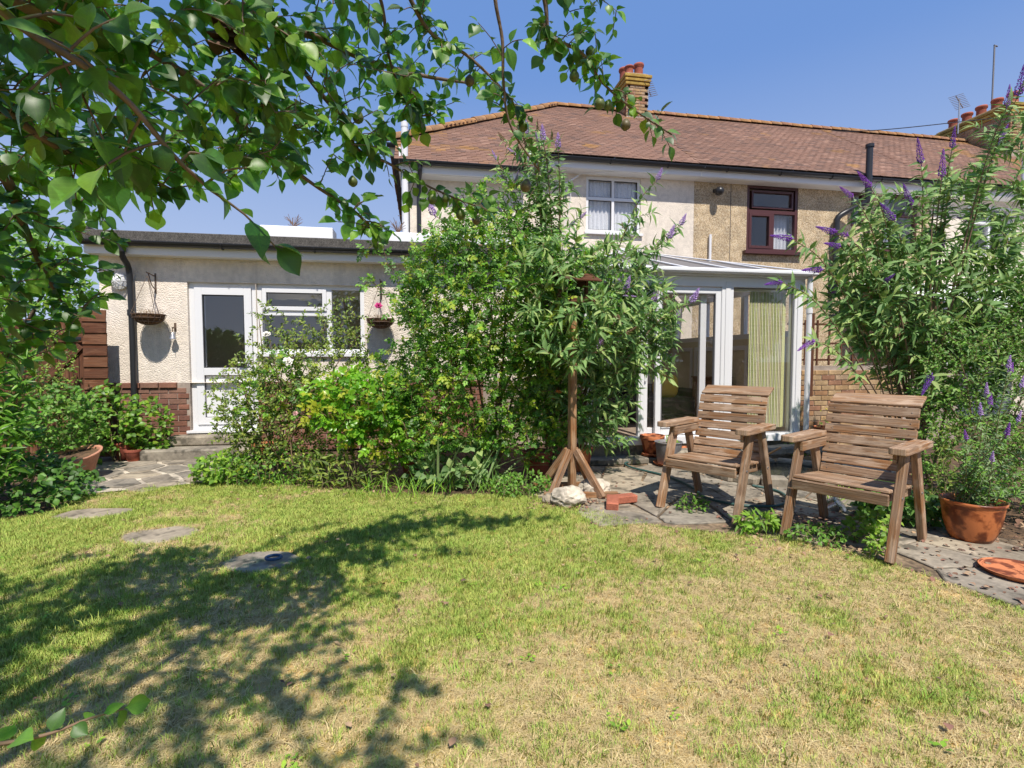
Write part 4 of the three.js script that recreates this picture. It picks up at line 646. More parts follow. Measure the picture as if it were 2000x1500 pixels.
function basket(label, x, y, z, chainTop) {
  const t = thing('hanging_basket', label, 'hanging basket', [x, y, z], 0, 'wire hanging baskets on the extension wall'); const r = 0.19;
  const g = new THREE.SphereGeometry(r * 0.96, 24, 10, 0, 6.283, 1.57, 1.57).toNonIndexed(); g.scale(1, 0.72, 1); reuv(g); mesh('coir_liner', g, M.coir, t); const s = new THREE.CircleGeometry(r * 0.93, 22).toNonIndexed(); s.rotateX(-Math.PI / 2); s.translate(0, -0.01, 0); reuv(s); mesh('soil', s, M.coir, t);
  const l = []; for (const k of [0, 0.35, 0.7]) { const q = new THREE.TorusGeometry(r * Math.sqrt(1 - k * k), 0.004, 5, 28); q.rotateX(Math.PI / 2); q.translate(0, -k * r * 0.72, 0); l.push(q.toNonIndexed()); } for (let i = 0; i < 8; i++) { const q = new THREE.TorusGeometry(r, 0.0035, 5, 14, Math.PI); q.rotateZ(Math.PI); q.scale(1, 0.72, 1); q.rotateY(i * Math.PI / 8); l.push(q.toNonIndexed()); } mesh('wire_frame', merge(l), M.wire, t);
  for (let i = 0; i < 3; i++) { const a = i * 2.094 + 0.5; mesh('chain', rod([Math.cos(a) * r, 0, Math.sin(a) * r], [0, chainTop, 0], 0.0035, 5), M.wire, t); } mesh('bracket', merge([rod([0, chainTop + 0.02, -0.2], [0, chainTop + 0.04, 0.02], 0.008), rod([0, chainTop - 0.2, -0.205], [0, chainTop + 0.06, -0.205], 0.01), tube([[0, chainTop - 0.16, -0.2], [0.0, chainTop - 0.1, -0.1], [0, chainTop + 0.03, -0.03]], 0.007, 6, 12)]), M.wire, t);
  const w = []; for (let i = 0; i < 40; i++) { const a = rr(0, 6.28), q = rr(0, r * 0.9), b = rr(0, 6.28); w.push(tube([[Math.cos(a) * q, -0.01, Math.sin(a) * q], [Math.cos(a) * q + Math.cos(b) * 0.02, rr(0.02, 0.05), Math.sin(a) * q], [Math.cos(a) * q + Math.cos(b) * 0.05, rr(0.03, 0.08), Math.sin(a) * q + Math.sin(b) * 0.05]], 0.002, 3, 4)); } mesh('dry_stems', merge(w), std([0.36, 0.26, 0.15], 1), t);
}
basket('hanging basket with dead plants between downpipe and white door', -3.48, 1.87, -7.39, 0.5); basket('hanging basket right of the extension window, half hidden by leaves', -0.56, 1.85, -7.39, 0.5);
{ const t = thing('wall_bell', 'small dark bell on a bracket beside the white door', 'bell', [-3.26, 1.56, -7.52]); mesh('bell', lathe([[0.001, 0.09], [0.02, 0.085], [0.028, 0.05], [0.036, 0.02], [0.045, 0.0], [0.04, 0.0], [0.02, 0.06], [0.001, 0.07]], 20), M.steel, t); mesh('bracket', merge([rod([0, 0.09, 0], [0, 0.15, 0], 0.006), rod([0, 0.15, 0.01], [0, 0.15, -0.08], 0.008), bx(-0.015, 0.015, 0.1, 0.22, -0.085, -0.075)]), M.wire, t); mesh('clapper_cord', rod([0, 0.0, 0], [0, -0.12, 0], 0.003, 4), M.wire, t); }
// ---------- plants ----------
function leafGeo(n, wfun, fold, curl, wave = 0) {
  const pos = [], nor = [], uv = [], row = (i) => { const t = i / n, w = wfun(t), z = -curl * t * t; const wv = wave * Math.sin(i * 2.3); return [V(-w, t, z + fold * w + wv), V(0, t, z), V(w, t, z + fold * w - wv)]; };
  const tri = (a, b, c) => { const N = b.clone().sub(a).cross(c.clone().sub(a)); if (N.lengthSq() < 1e-12) return; N.normalize(); for (const p of [a, b, c]) { pos.push(p.x, p.y, p.z); nor.push(N.x, N.y, N.z); uv.push(p.x, p.y); } };
  for (let i = 0; i < n; i++) { const A = row(i), B = row(i + 1); tri(A[0], A[1], B[1]); tri(A[0], B[1], B[0]); tri(A[1], A[2], B[2]); tri(A[1], B[2], B[1]); }
  let g = finish(pos, nor, uv); g.deleteAttribute('normal'); g = mergeVertices(g, 1e-4); g.computeVertexNormals(); return g;
}
const ovate = (w) => (t) => w * Math.pow(Math.sin(Math.PI * Math.pow(Math.max(0, Math.min(1, (t - 0.12) / 0.88)), 0.8)), 0.55 + 0.65 * t) + (t < 0.13 ? 0.012 : 0);
const lance = (w) => (t) => w * Math.pow(Math.sin(Math.PI * Math.pow(t, 0.62)), 1.1) + (t < 0.08 ? 0.012 : 0);
const LG = {
  pear: [leafGeo(8, ovate(0.36), 0.3, 0.25, 0.006), leafGeo(8, ovate(0.33), 0.12, 0.45, 0.008), leafGeo(8, ovate(0.39), 0.42, 0.1, 0.005)],
  lance: [leafGeo(5, lance(0.13), 0.5, 0.35), leafGeo(5, lance(0.16), 0.3, 0.15), leafGeo(5, lance(0.12), 0.6, 0.55)],
  small: [leafGeo(3, ovate(0.3), 0.3, 0.15), leafGeo(3, ovate(0.26), 0.5, 0.3)],
  broad: [leafGeo(5, ovate(0.38), 0.3, 0.35), leafGeo(5, ovate(0.33), 0.15, 0.15)],
  strap: [leafGeo(8, (t) => 0.028 * Math.sin(Math.PI * Math.min(1, t * 0.85 + 0.15)), 0.4, 0.65), leafGeo(8, (t) => 0.024 * Math.sin(Math.PI * Math.min(1, t * 0.85 + 0.15)), 0.4, 0.25)],
};
{ // compound rose leaf: five leaflets
  const mk = (w) => { const one = leafGeo(4, ovate(w), 0.3, 0.15); const L = []; for (const [y, a, s] of [[0.62, 0, 0.44], [0.5, 1.0, 0.38], [0.5, -1.0, 0.38], [0.24, 1.15, 0.32], [0.24, -1.15, 0.32]]) { const q = one.clone(); q.scale(s, s, s); q.rotateY(rr(-0.3, 0.3)); q.rotateZ(a); q.translate(0, y, rr(-0.03, 0.03)); L.push(q); } L.push(rod([0, 0, 0], [0, 0.66, 0], 0.008, 3)); return merge(L); };
  LG.rose = [mk(0.36), mk(0.32)];
}
const Cam = camera.position;
function screenSize(p, s) { const v = p.clone().sub(Cam), d = v.dot(camF), x = v.dot(camR) / d, y = v.y / d; if (d < 0.3 || Math.abs(x) > 1 || y > 0.72 || y < -0.83) return 0; return s / d; }
class Wood { constructor() { this.p = []; this.n = []; this.u = []; }
  tube(pts, r0, r1, sides) { const k = pts.length; let prev = null; for (let i = 0; i < k; i++) { const T = (i < k - 1 ? pts[i + 1].clone().sub(pts[i]) : pts[i].clone().sub(pts[i - 1])).normalize(); let a = Math.abs(T.y) < 0.9 ? V(0, 1, 0) : V(1, 0, 0); const X = a.cross(T).normalize(), Y = T.clone().cross(X); const r = r0 + (r1 - r0) * i / (k - 1); const ring = []; for (let j = 0; j < sides; j++) { const th = j / sides * 6.2832; const N = X.clone().multiplyScalar(Math.cos(th)).addScaledVector(Y, Math.sin(th)); ring.push([pts[i].clone().addScaledVector(N, r), N]); } if (prev) for (let j = 0; j < sides; j++) { const q = [prev[j], prev[(j + 1) % sides], ring[(j + 1) % sides], prev[j], ring[(j + 1) % sides], ring[j]]; for (const [v, N] of q) { this.p.push(v.x, v.y, v.z); this.n.push(N.x, N.y, N.z); this.u.push(v.x + v.z, v.y); } } prev = ring; } }
  geo() { return finish(this.p, this.n, this.u); } }
function splineV(pts, n) { return new THREE.CatmullRomCurve3(pts.map((p) => p.isVector3 ? p : V(...p))).getPoints(n); }
// opts: name,label,category,group, base:[x,y,z], stems:[{pts(world), r0, r1, leaves}], blobs:[{c,r,n}], leaf:{set,size,per,len,pal,rough,tr}, meshN
const leafMatCache = {};
function plant(o) {
  const t = thing(o.name, o.label, o.category || 'shrub', o.base, 0, o.group), B = V(...o.base), wood = new Wood(); const attach = []; const leaves = [];
  const lf = o.leaf, up = o.up === undefined ? 0.5 : o.up;
  const addLeaf = (p, dir, scale = 1) => {
    const s = rr(lf.size[0], lf.size[1]) * scale; const sets = LG[lf.set];
    const D = dir.clone().normalize(); let N = V(rr(-0.6, 0.6), o.flat || 0.8, rr(-0.1, 1.5)); N.addScaledVector(D, -N.dot(D)); if (N.lengthSq() < 0.01) N.set(1, 0, 0).addScaledVector(D, -D.x); N.normalize(); const X = D.clone().cross(N).normalize();
    const q = { p, D, N, X, s, g: Math.floor(rnd() * sets.length), c: Math.floor(Math.pow(rnd(), 1.2) * lf.pal.length), z: screenSize(p, s) }; leaves.push(q);
  };
  const leafAlong = (pts, startT, step, scale, spread = 1) => {
    let L = 0; for (let i = 1; i < pts.length; i++) L += pts[i].distanceTo(pts[i - 1]); const from = Math.max(0, typeof startT === 'number' ? startT : 0); let acc = 0, next = from; let side = rnd() * 6.28;
    for (let i = 1; i < pts.length; i++) { const seg = pts[i].distanceTo(pts[i - 1]), T = pts[i].clone().sub(pts[i - 1]).normalize(); while (next < acc + seg) { const f = (next - acc) / seg, p = pts[i - 1].clone().lerp(pts[i], f); side += 2.4; let a = Math.abs(T.y) < 0.9 ? V(0, 1, 0) : V(1, 0, 0); const X = a.cross(T).normalize(), Y = T.clone().cross(X); const d = X.multiplyScalar(Math.cos(side)).addScaledVector(Y, Math.sin(side)).multiplyScalar(spread).addScaledVector(T, rr(0.3, 0.9)); d.y += (lf.droop || 0) + rr(-0.2, 0.2); addLeaf(p, d, scale); if (lf.pair) { const d2 = d.clone().addScaledVector(T, -2 * d.dot(T)).multiplyScalar(-1); addLeaf(p.clone(), d2, scale); } next += step * rr(0.7, 1.3); } acc += seg; }
    addLeaf(pts[pts.length - 1].clone(), pts[pts.length - 1].clone().sub(pts[pts.length - 2]), scale);
  };
  for (const s of o.stems) { const pts = splineV(s.pts, s.pts.length * 4); wood.tube(pts, s.r0, s.r1, s.sides || 6); const i0 = Math.floor(pts.length * (s.from === undefined ? 0.3 : s.from)); for (let i = i0; i < pts.length; i++) attach.push(pts[i]);
    if (s.leaves) { leafAlong(pts.slice(Math.floor(pts.length * (s.leafFrom || 0))), 0, s.leaves, s.scale || 1); }
    if (s.spurs) for (let i = Math.floor(pts.length * (s.leafFrom || 0)); i < pts.length; i++) for (let k = 0; k < s.spurs; k++) if (rnd() < 0.7) { const d = V(rr(-1, 1), rr(-0.9, 0.8), rr(-1, 1)).normalize(), L = rr(0.03, 0.14); const q = splineV([pts[i], pts[i].clone().addScaledVector(d, L * 0.5).add(V(0, 0.01, 0)), pts[i].clone().addScaledVector(d, L)], 4); wood.tube(q, 0.0028, 0.0016, 4); leafAlong(q, 0.02, s.spurStep || 0.03, s.scale || 1); } }
  for (const b of o.blobs || []) {
    const tips = []; const nb = Math.round(b.n * (o.dens || 2.1)); for (let i = 0; i < nb; i++) { let v; do { v = V(rr(-1, 1), rr(-1, 1), rr(-1, 1)); } while (v.lengthSq() > 1 || v.lengthSq() < 0.02); const L = v.length(); v.multiplyScalar(Math.pow(L, b.bias === undefined ? -0.35 : b.bias)); const lump = 0.78 + 0.45 * fbm(v.x * 1.9 + b.c[0], v.y * 1.9 + v.z * 1.3, 0, 0, 11, 2); tips.push(V(b.c[0] + v.x * b.r[0] * lump, b.c[1] + v.y * b.r[1] * lump, b.c[2] + v.z * b.r[2] * lump)); }
    const c = V(...(b.from || [B.x, Math.max(0.1, b.c[1] - b.r[1]), B.z])); tips.sort((p, q) => p.distanceToSquared(c) - q.distanceToSquared(c));
    for (const tip of tips) {
      if (tip.y < 0.03) continue;
      let best = null, bd = 1e9; for (const a of attach) { let d = a.distanceTo(tip); if (a.y > tip.y) d += (a.y - tip.y) * (b.below === undefined ? 1.2 : b.below); if (d < bd && d > 0.04) { bd = d; best = a; } } if (!best) continue;
      const L = best.distanceTo(tip), mid = best.clone().lerp(tip, 0.5); mid.y += L * (b.arch === undefined ? 0.16 : b.arch); mid.x += rr(-0.08, 0.08) * L; mid.z += rr(-0.08, 0.08) * L;
      const pts = splineV([best, mid, tip], 6); wood.tube(pts, (o.twig || 0.004) * Math.min(2, 0.6 + L), (o.twig || 0.004) * 0.4, 3); for (let i = 2; i < pts.length; i++) attach.push(pts[i]);
      leafAlong(pts, Math.max(0.02, L - (lf.len || 0.35)), lf.step * 0.72, 1);
      if (b.flower && rnd() < b.flower) o.flowers(t, tip.clone().sub(B), pts[pts.length - 1].clone().sub(pts[pts.length - 2]).normalize());
    }
  }
  if (wood.p.length) { const g = wood.geo(); g.translate(-B.x, -B.y, -B.z); mesh(o.stemName || 'stems', g, o.stemMat || M.stem, t); }
  leaves.sort((a, b) => b.z - a.z); const nm = Math.min(o.meshN === undefined ? 60 : o.meshN, leaves.length); const mats = lf.pal.map((c) => { const k = c.join() + (lf.rough || 0.5) + (lf.tr || 0.3); return leafMatCache[k] || (leafMatCache[k] = leafMat(c, lf.rough || 0.5, (lf.tr === undefined ? 0.3 : lf.tr) + 0.18)); });
  const mk = (q) => new THREE.Matrix4().makeBasis(q.X.clone().multiplyScalar(q.s), q.D.clone().multiplyScalar(q.s), q.N.clone().multiplyScalar(q.s)).setPosition(q.p.x - B.x, q.p.y - B.y, q.p.z - B.z);
  for (let i = 0; i < nm; i++) { const q = leaves[i]; if (!q.z) break; const m = mesh('leaf', LG[lf.set][q.g], mats[q.c], t); m.matrix.copy(mk(q)); m.matrix.decompose(m.position, m.quaternion, m.scale); q.done = true; }
  const rest = leaves.filter((q) => !q.done); const wm = leafMatCache['w' + (lf.rough || 0.5) + (lf.tr || 0.3)] || (leafMatCache['w' + (lf.rough || 0.5) + (lf.tr || 0.3)] = leafMat([1, 1, 1], lf.rough || 0.5, (lf.tr === undefined ? 0.3 : lf.tr) + 0.18)); const cc = new THREE.Color();
  LG[lf.set].forEach((g, gi) => { const l = rest.filter((q) => q.g === gi); if (!l.length) return; const im = new THREE.InstancedMesh(g, wm, l.length); im.castShadow = im.receiveShadow = true; im.name = o.crownName || 'foliage'; l.forEach((q, i) => { im.setMatrixAt(i, mk(q)); const k = rr(0.8, 1.2); const c = lf.pal[q.c]; im.setColorAt(i, cc.setRGB(c[0] * k, c[1] * k, c[2] * k)); }); stuff(im); t.add(im); });
  return t;
}
// flower geometry
function spikeGeo(len, r, n) { const L = []; const one = new THREE.OctahedronGeometry(1, 0).toNonIndexed(); for (let i = 0; i < n; i++) { const t = (i + rnd()) / n, a = i * 2.4, q = r * Math.pow(1 - t, 0.6) * (t < 0.08 ? t / 0.08 : 1) * rr(0.75, 1.1); const g = one.clone(); const s = rr(0.004, 0.0075) * (1.1 - 0.5 * t); g.scale(s, s * 0.8, s); g.rotateX(rnd() * 3); g.translate(Math.cos(a) * q, t * len, Math.sin(a) * q); L.push(g); } L.push(rod([0, -0.02, 0], [0, len * 0.9, 0], 0.003, 4)); return merge(L); }
const SP = { purple: [spikeGeo(0.17, 0.022, 120), spikeGeo(0.13, 0.019, 90)], lilac: [spikeGeo(0.10, 0.022, 80)], spent: [spikeGeo(0.12, 0.014, 50)] };
const FM = { purple: std([0.17, 0.045, 0.36], 0.8), purpleB: std([0.25, 0.07, 0.42], 0.8), lilac: std([0.42, 0.27, 0.58], 0.8), spent: std([0.24, 0.15, 0.09], 1), white: std([0.80, 0.78, 0.70], 0.7), pink: std([0.55, 0.05, 0.22], 0.7), orange: std([0.75, 0.20, 0.03], 0.7), yellow: std([0.75, 0.58, 0.04], 0.7), palePink: std([0.70, 0.40, 0.40], 0.7) };
function spike(t, p, dir, geo, mat, s = 1) { const m = mesh('flower_spike', geo, mat, t); m.position.copy(p); m.quaternion.setFromUnitVectors(V(0, 1, 0), dir.clone().normalize()); m.scale.setScalar(s); return m; }
const petal = leafGeo(3, (t) => 0.5 * Math.sin(Math.PI * Math.pow(Math.min(1, t), 0.6)) + 0.02, 0.5, -0.25);
const roseG = (() => { const L = []; for (const [n, tilt, s] of [[6, 1.2, 0.05], [6, 0.8, 0.045], [5, 0.4, 0.038], [4, 0.12, 0.03]]) for (let i = 0; i < n; i++) { const g = petal.clone(); g.scale(s, s, s); g.rotateX(tilt); g.rotateY(i / n * 6.28 + tilt * 3); L.push(g); } return merge(L); })();
const daisyG = (() => { const L = []; for (let i = 0; i < 6; i++) { const g = petal.clone(); g.scale(0.02, 0.022, 0.02); g.rotateX(1.1); g.rotateY(i / 6 * 6.28); L.push(g); } return merge(L); })();
function bloom(t, p, geo, mat, s = 1, name = 'flower') { const m = mesh(name, geo, mat, t); m.position.set(...p); m.rotation.set(rr(0.2, 0.9), rr(0, 6), 0); m.scale.setScalar(s); return m; }
const PAL = {
  pear: [[0.117, 0.298, 0.030], [0.200, 0.433, 0.043], [0.083, 0.205, 0.035], [0.329, 0.597, 0.052]],
  rose: [[0.196, 0.439, 0.035], [0.293, 0.586, 0.052], [0.118, 0.293, 0.035], [0.468, 0.600, 0.052], [0.097, 0.220, 0.035]],
  roseBright: [[0.244, 0.549, 0.029], [0.325, 0.640, 0.043], [0.163, 0.412, 0.029], [0.552, 0.610, 0.057]],
  bud: [[0.192, 0.366, 0.095], [0.295, 0.495, 0.149], [0.137, 0.276, 0.064], [0.453, 0.600, 0.190]],
  olive: [[0.196, 0.312, 0.043], [0.293, 0.412, 0.052], [0.370, 0.457, 0.068], [0.137, 0.220, 0.035]],
  dark: [[0.073, 0.183, 0.029], [0.114, 0.275, 0.036], [0.163, 0.366, 0.043]],
  mid: [[0.179, 0.395, 0.040], [0.250, 0.504, 0.056], [0.125, 0.286, 0.032]],
  lime: [[0.277, 0.504, 0.043], [0.390, 0.610, 0.057], [0.195, 0.381, 0.043]],
  glau: [[0.260, 0.381, 0.172], [0.195, 0.305, 0.129], [0.325, 0.442, 0.201]],
};
// ---------- the pear tree overhead ----------
{
  const base = [-1.9, 0, 0.2];
  const st = (pts, r0, r1, o = {}) => ({ pts, r0, r1, ...o });
  const S = { leaves: 0.05, spurs: 1 };
  const t = plant({
    name: 'pear_tree', label: 'pear tree whose leafy fruiting branches hang in from upper left', category: 'tree', base, stemName: 'trunk', crownName: 'crown', stemMat: M.bark, meshN: 300, twig: 0.004,
    leaf: { set: 'pear', size: [0.032, 0.076], step: 0.034, len: 0.3, pal: PAL.pear, rough: 0.42, tr: 0.46, droop: -0.35 },
    stems: [
      st([[-1.9, -0.05, 0.2], [-1.92, 0.6, 0.18], [-1.85, 1.2, 0.08], [-1.75, 1.75, -0.05]], 0.11, 0.075, { sides: 12, from: 0.9 }),
      st([[-1.75, 1.7, -0.03], [-1.4, 2.25, -0.6], [-1.05, 2.65, -1.15], [-0.7, 2.88, -1.6], [-0.2, 3.02, -1.9], [0.4, 3.02, -2.02], [0.9, 3.1, -1.9]], 0.06, 0.015, { sides: 10 }),
      st([[-1.75, 1.7, -0.03], [-1.7, 2.3, -0.8], [-1.66, 2.2, -1.6], [-1.64, 2.08, -2.06], [-1.45, 1.95, -2.12], [-1.46, 1.81, -2.22], [-1.46, 1.66, -2.31], [-1.45, 1.53, -2.4]], 0.04, 0.005, { ...S, leafFrom: 0.45, spurs: 2 }),
      st([[-1.75, 1.7, -0.03], [-2.1, 2.5, 0.3], [-2.3, 3.2, 0.5], [-2.3, 3.9, 0.4]], 0.05, 0.02), st([[-1.75, 1.72, -0.03], [-1.3, 2.5, 0.0], [-0.9, 3.2, -0.2], [-0.7, 3.8, -0.3]], 0.05, 0.02),
      st([[-1.4, 2.2, -0.6], [-1.05, 2.23, -1.35], [-0.84, 2.06, -1.31], [-0.74, 2.07, -1.39], [-0.69, 2.1, -1.53], [-0.61, 2.09, -1.72], [-0.55, 2.05, -1.91], [-0.41, 1.96, -2.04], [-0.24, 1.86, -2.1], [-0.17, 1.8, -2.14]], 0.016, 0.004, { ...S, spurs: 2, leafFrom: 0.15 }),
      st([[-1.05, 2.65, -1.15], [-0.76, 2.57, -1.72], [-0.61, 2.42, -1.79], [-0.51, 2.45, -1.93], [-0.38, 2.52, -2.11], [-0.21, 2.55, -2.29], [0.03, 2.62, -2.5], [0.28, 2.69, -2.66]], 0.024, 0.006, { ...S, leafFrom: 0.2 }),
      st([[-0.2, 3.02, -1.9], [-0.03, 2.7, -2.11], [0.05, 2.63, -2.19], [0.21, 2.63, -2.32], [0.39, 2.55, -2.43], [0.47, 2.51, -2.52]], 0.011, 0.004, { ...S, spurs: 2, leafFrom: 0.25 }),
      st([[0.2, 3.02, -2.0], [0.25, 2.62, -1.78], [0.26, 2.52, -1.8], [0.29, 2.42, -1.84], [0.3, 2.3, -1.88], [0.33, 2.17, -1.92], [0.46, 2.03, -1.99]], 0.009, 0.0035, { leaves: 0.06, spurs: 1, leafFrom: 0.55 }),
      st([[0.4, 3.02, -2.02], [0.5, 2.73, -2.07], [0.53, 2.63, -2.11], [0.69, 2.61, -2.18], [0.81, 2.54, -2.26], [0.99, 2.47, -2.33], [1.21, 2.39, -2.38]], 0.01, 0.0035, { ...S, leaves: 0.03, spurs: 2, leafFrom: 0.3 }),
      st([[-0.51, 2.45, -1.93], [-0.35, 2.3, -2.15], [-0.28, 2.26, -2.23], [-0.27, 2.19, -2.28], [-0.14, 2.16, -2.36], [0.01, 2.12, -2.48], [0.2, 2.07, -2.55], [0.35, 2.05, -2.62]], 0.01, 0.003, { ...S, spurs: 2, leafFrom: 0.1 }),
      st([[-0.3, 3.0, -1.85], [-0.14, 2.66, -2.08], [-0.12, 2.53, -2.22], [-0.05, 2.39, -2.3], [-0.01, 2.37, -2.34], [0.05, 2.39, -2.39]], 0.008, 0.003, { ...S, spurs: 2, leafFrom: 0.3 }),
      st([[-1.66, 2.2, -1.2], [-1.14, 1.95, -1.45], [-1.01, 1.91, -1.48], [-0.93, 1.85, -1.51], [-0.88, 1.83, -1.61], [-0.83, 1.85, -1.7], [-0.77, 1.83, -1.79]], 0.014, 0.004, { ...S, spurs: 2 }),
      st([[-1.4, 2.2, -0.6], [-0.9, 2.05, -0.9], [-0.68, 1.88, -0.93], [-0.59, 1.80, -0.92], [-0.52, 1.76, -0.93], [-0.47, 1.72, -0.96], [-0.42, 1.65, -1.0], [-0.38, 1.61, -1.05]], 0.01, 0.003, { leaves: 0.04, spurs: 1, leafFrom: 0.35, scale: 1.05 }),
    ],
    blobs: [{ c: [-0.75, 2.1, -1.6], r: [0.45, 0.3, 0.38], n: 185, below: 0.1, arch: 0.03 }, { c: [-0.33, 2.33, -2.05], r: [0.35, 0.3, 0.28], n: 48, below: 0.1, arch: 0.03 }, { c: [-1.5, 1.76, -2.15], r: [0.36, 0.52, 0.32], n: 120, below: 0.1, arch: 0.03 }, { c: [0.62, 2.72, -2.1], r: [0.2, 0.2, 0.12], n: 14, below: 0.1, arch: 0.03 },
      { c: [-1.0, 2.9, -0.9], r: [1.0, 0.5, 0.8], n: 62, below: 0.2 }, { c: [-1.9, 3.1, -0.2], r: [1.4, 0.9, 1.1], n: 110, below: 0.3 }, { c: [-1.9, 2.5, -1.5], r: [0.6, 0.5, 0.6], n: 45, below: 0.2 }, { c: [-0.2, 3.15, -1.6], r: [0.8, 0.3, 0.5], n: 26, below: 0.2 }, { c: [-1.1, 3.2, 0.5], r: [1.45, 0.6, 0.9], n: 175, below: 0.2 }],
  });
  const pg = lathe([[0.001, 0], [0.012, 0.002], [0.024, 0.014], [0.028, 0.028], [0.024, 0.042], [0.015, 0.055], [0.008, 0.063], [0.001, 0.066]], 16), pm = std([0.13, 0.19, 0.05], 0.5, { map: T.mott }), pm2 = std([0.15, 0.13, 0.06], 0.5, { map: T.mott });
  [[0.40, 2.0, -2.0], [0.05, 2.08, -2.5], [0.2, 2.03, -2.56], [0.12, 2.1, -2.53], [0.28, 2.02, -2.6], [0.66, 2.54, -2.19], [0.84, 2.48, -2.28], [0.5, 2.46, -2.52], [0.22, 2.56, -2.34], [-0.02, 2.46, -2.3], [-0.25, 2.3, -2.2], [0.73, 2.66, -2.2], [0.95, 2.42, -2.33], [-0.45, 2.0, -2.0], [0.78, 2.45, -2.22], [-0.28, 2.08, -2.3]].forEach(([x, y, z], i) => { const m = mesh('pear', pg, i % 4 ? pm : pm2, t); m.position.set(x + 1.9, y - 0.05, z - 0.2); m.scale.setScalar(rr(0.7, 0.9)); m.rotation.set(rr(-0.3, 0.3), 0, rr(-0.3, 0.3)); });
  const dl = []; for (let i = 0; i < 14; i++) { const g = LG.pear[i % 3].clone(); const s = rr(0.06, 0.1); g.scale(s, s, s * 2.2); g.rotateX(rr(2.3, 3.6)); g.rotateY(rr(0, 6)); g.translate(rr(-0.025, 0.025), rr(-0.02, 0.05), rr(-0.025, 0.025)); dl.push(g); } const d = mesh('dead_leaf_cluster', merge(dl), std([0.10, 0.055, 0.035], 0.95), t); d.position.set(-0.55 + 1.9, 2.26, -1.67 - 0.2);
}
plant({ name: 'pear_sucker', label: 'leafy young shoot reaching in at the bottom left corner', category: 'shoot', base: [-1.2, 0, -1.15], stemMat: M.stemBrown, meshN: 60, leaf: { set: 'pear', size: [0.035, 0.065], step: 0.05, len: 0.3, pal: PAL.pear.slice(1), rough: 0.45, tr: 0.3, droop: 0.2 },
  stems: [{ pts: [[-1.2, 0, -1.15], [-1.15, 0.3, -1.17], [-0.98, 0.5, -1.2], [-0.9, 0.47, -1.24], [-0.83, 0.46, -1.27], [-0.77, 0.46, -1.31], [-0.72, 0.45, -1.35]], r0: 0.007, r1: 0.002, leaves: 0.03, leafFrom: 0.3 }, { pts: [[-1.15, 0.3, -1.17], [-1.02, 0.42, -1.1], [-0.95, 0.40, -1.12], [-0.88, 0.38, -1.15]], r0: 0.005, r1: 0.002, leaves: 0.03 }] });

function canes(x, z, list, r = 0.011) { return list.map(([dx, dy, dz]) => ({ pts: [[x + rr(-0.12, 0.12), 0, z + rr(-0.08, 0.08)], [x + dx * 0.35 + rr(-0.08, 0.08), dy * 0.45, z + dz * 0.4], [x + dx * 0.8, dy * 0.85, z + dz * 0.85], [x + dx, dy, z + dz]], r0: r, r1: r * 0.35, from: 0.2 })); }
// big central rose bush
{
  const t = plant({ name: 'rose_bush', label: 'huge bushy rose filling the middle, small bright green leaves', base: [0.7, 0, -5.45], stemMat: M.stemBrown, meshN: 200, twig: 0.0045, leaf: { set: 'rose', size: [0.07, 0.12], step: 0.05, len: 0.34, pal: PAL.rose, rough: 0.45, tr: 0.3 },
    stems: canes(0.7, -5.45, [[-0.2, 2.4, 0], [0.3, 2.9, 0.1], [0.0, 2.2, 0.3], [-0.6, 2.0, 0.05], [0.7, 2.0, 0.2], [-0.5, 1.5, 0.25], [0.5, 1.6, -0.2], [-0.3, 2.1, -0.3], [0.15, 1.4, 0.2]], 0.016),
    blobs: [{ c: [0.72, 1.95, -5.4], r: [1.0, 0.8, 0.55], n: 430 }, { c: [0.85, 2.65, -5.35], r: [0.62, 0.5, 0.4], n: 120 }, { c: [0.65, 1.75, -4.98], r: [0.95, 0.85, 0.3], n: 150 }, { c: [0.26, 1.7, -5.5], r: [0.45, 0.75, 0.4], n: 95 }, { c: [0.6, 0.95, -5.3], r: [0.95, 0.55, 0.45], n: 170 }, { c: [0.0, 0.75, -5.25], r: [0.5, 0.5, 0.3], n: 70 }, { c: [1.3, 1.85, -4.75], r: [0.6, 0.62, 0.3], n: 75 }, { c: [1.3, 1.0, -5.2], r: [0.5, 0.6, 0.3], n: 70 }, { c: [1.0, 0.6, -5.2], r: [0.5, 0.4, 0.3], n: 50 }, { c: [-0.4, 2.2, -5.5], r: [0.4, 0.35, 0.3], n: 6 }, { c: [-0.3, 1.0, -5.5], r: [0.3, 0.5, 0.3], n: 20 }] });
  for (let i = 0; i < 6; i++) bloom(t, [rr(-0.9, 0.4), rr(1.9, 2.7), 0.55], daisyG, FM.spent, 1, 'spent_flower');
  bloom(t, [-1.1, 1.8, 0.4], roseG, FM.pink, 0.8); bloom(t, [0.62, 0.9, 0.45], daisyG, FM.orange, 1.8); bloom(t, [0.66, 0.96, 0.45], daisyG, FM.orange, 1.6);
}
function shoots(bx0, bz, list) { return list.map(([x, y, z]) => ({ pts: [[bx0 + rr(-0.15, 0.15), 0.1, bz], [bx0 + (x - bx0) * 0.45, y * 0.62, bz + (z - bz) * 0.5], [bx0 + (x - bx0) * 0.8, y * 0.93, bz + (z - bz) * 0.85], [x, y, z]], r0: 0.009, r1: 0.003, leaves: 0.035, leafFrom: 0.45, from: 0.95 })); }
const LF = [[0.13, 2.65, -4.95], [1.18, 3.41, -4.95], [1.01, 3.46, -4.95], [1.33, 3.35, -4.95], [2.37, 3.11, -4.95], [2.63, 2.67, -4.95], [2.5, 2.53, -4.95], [1.7, 1.39, -4.75], [2.34, 1.87, -4.95], [2.76, 1.88, -4.95], [1.98, 1.95, -4.8]];
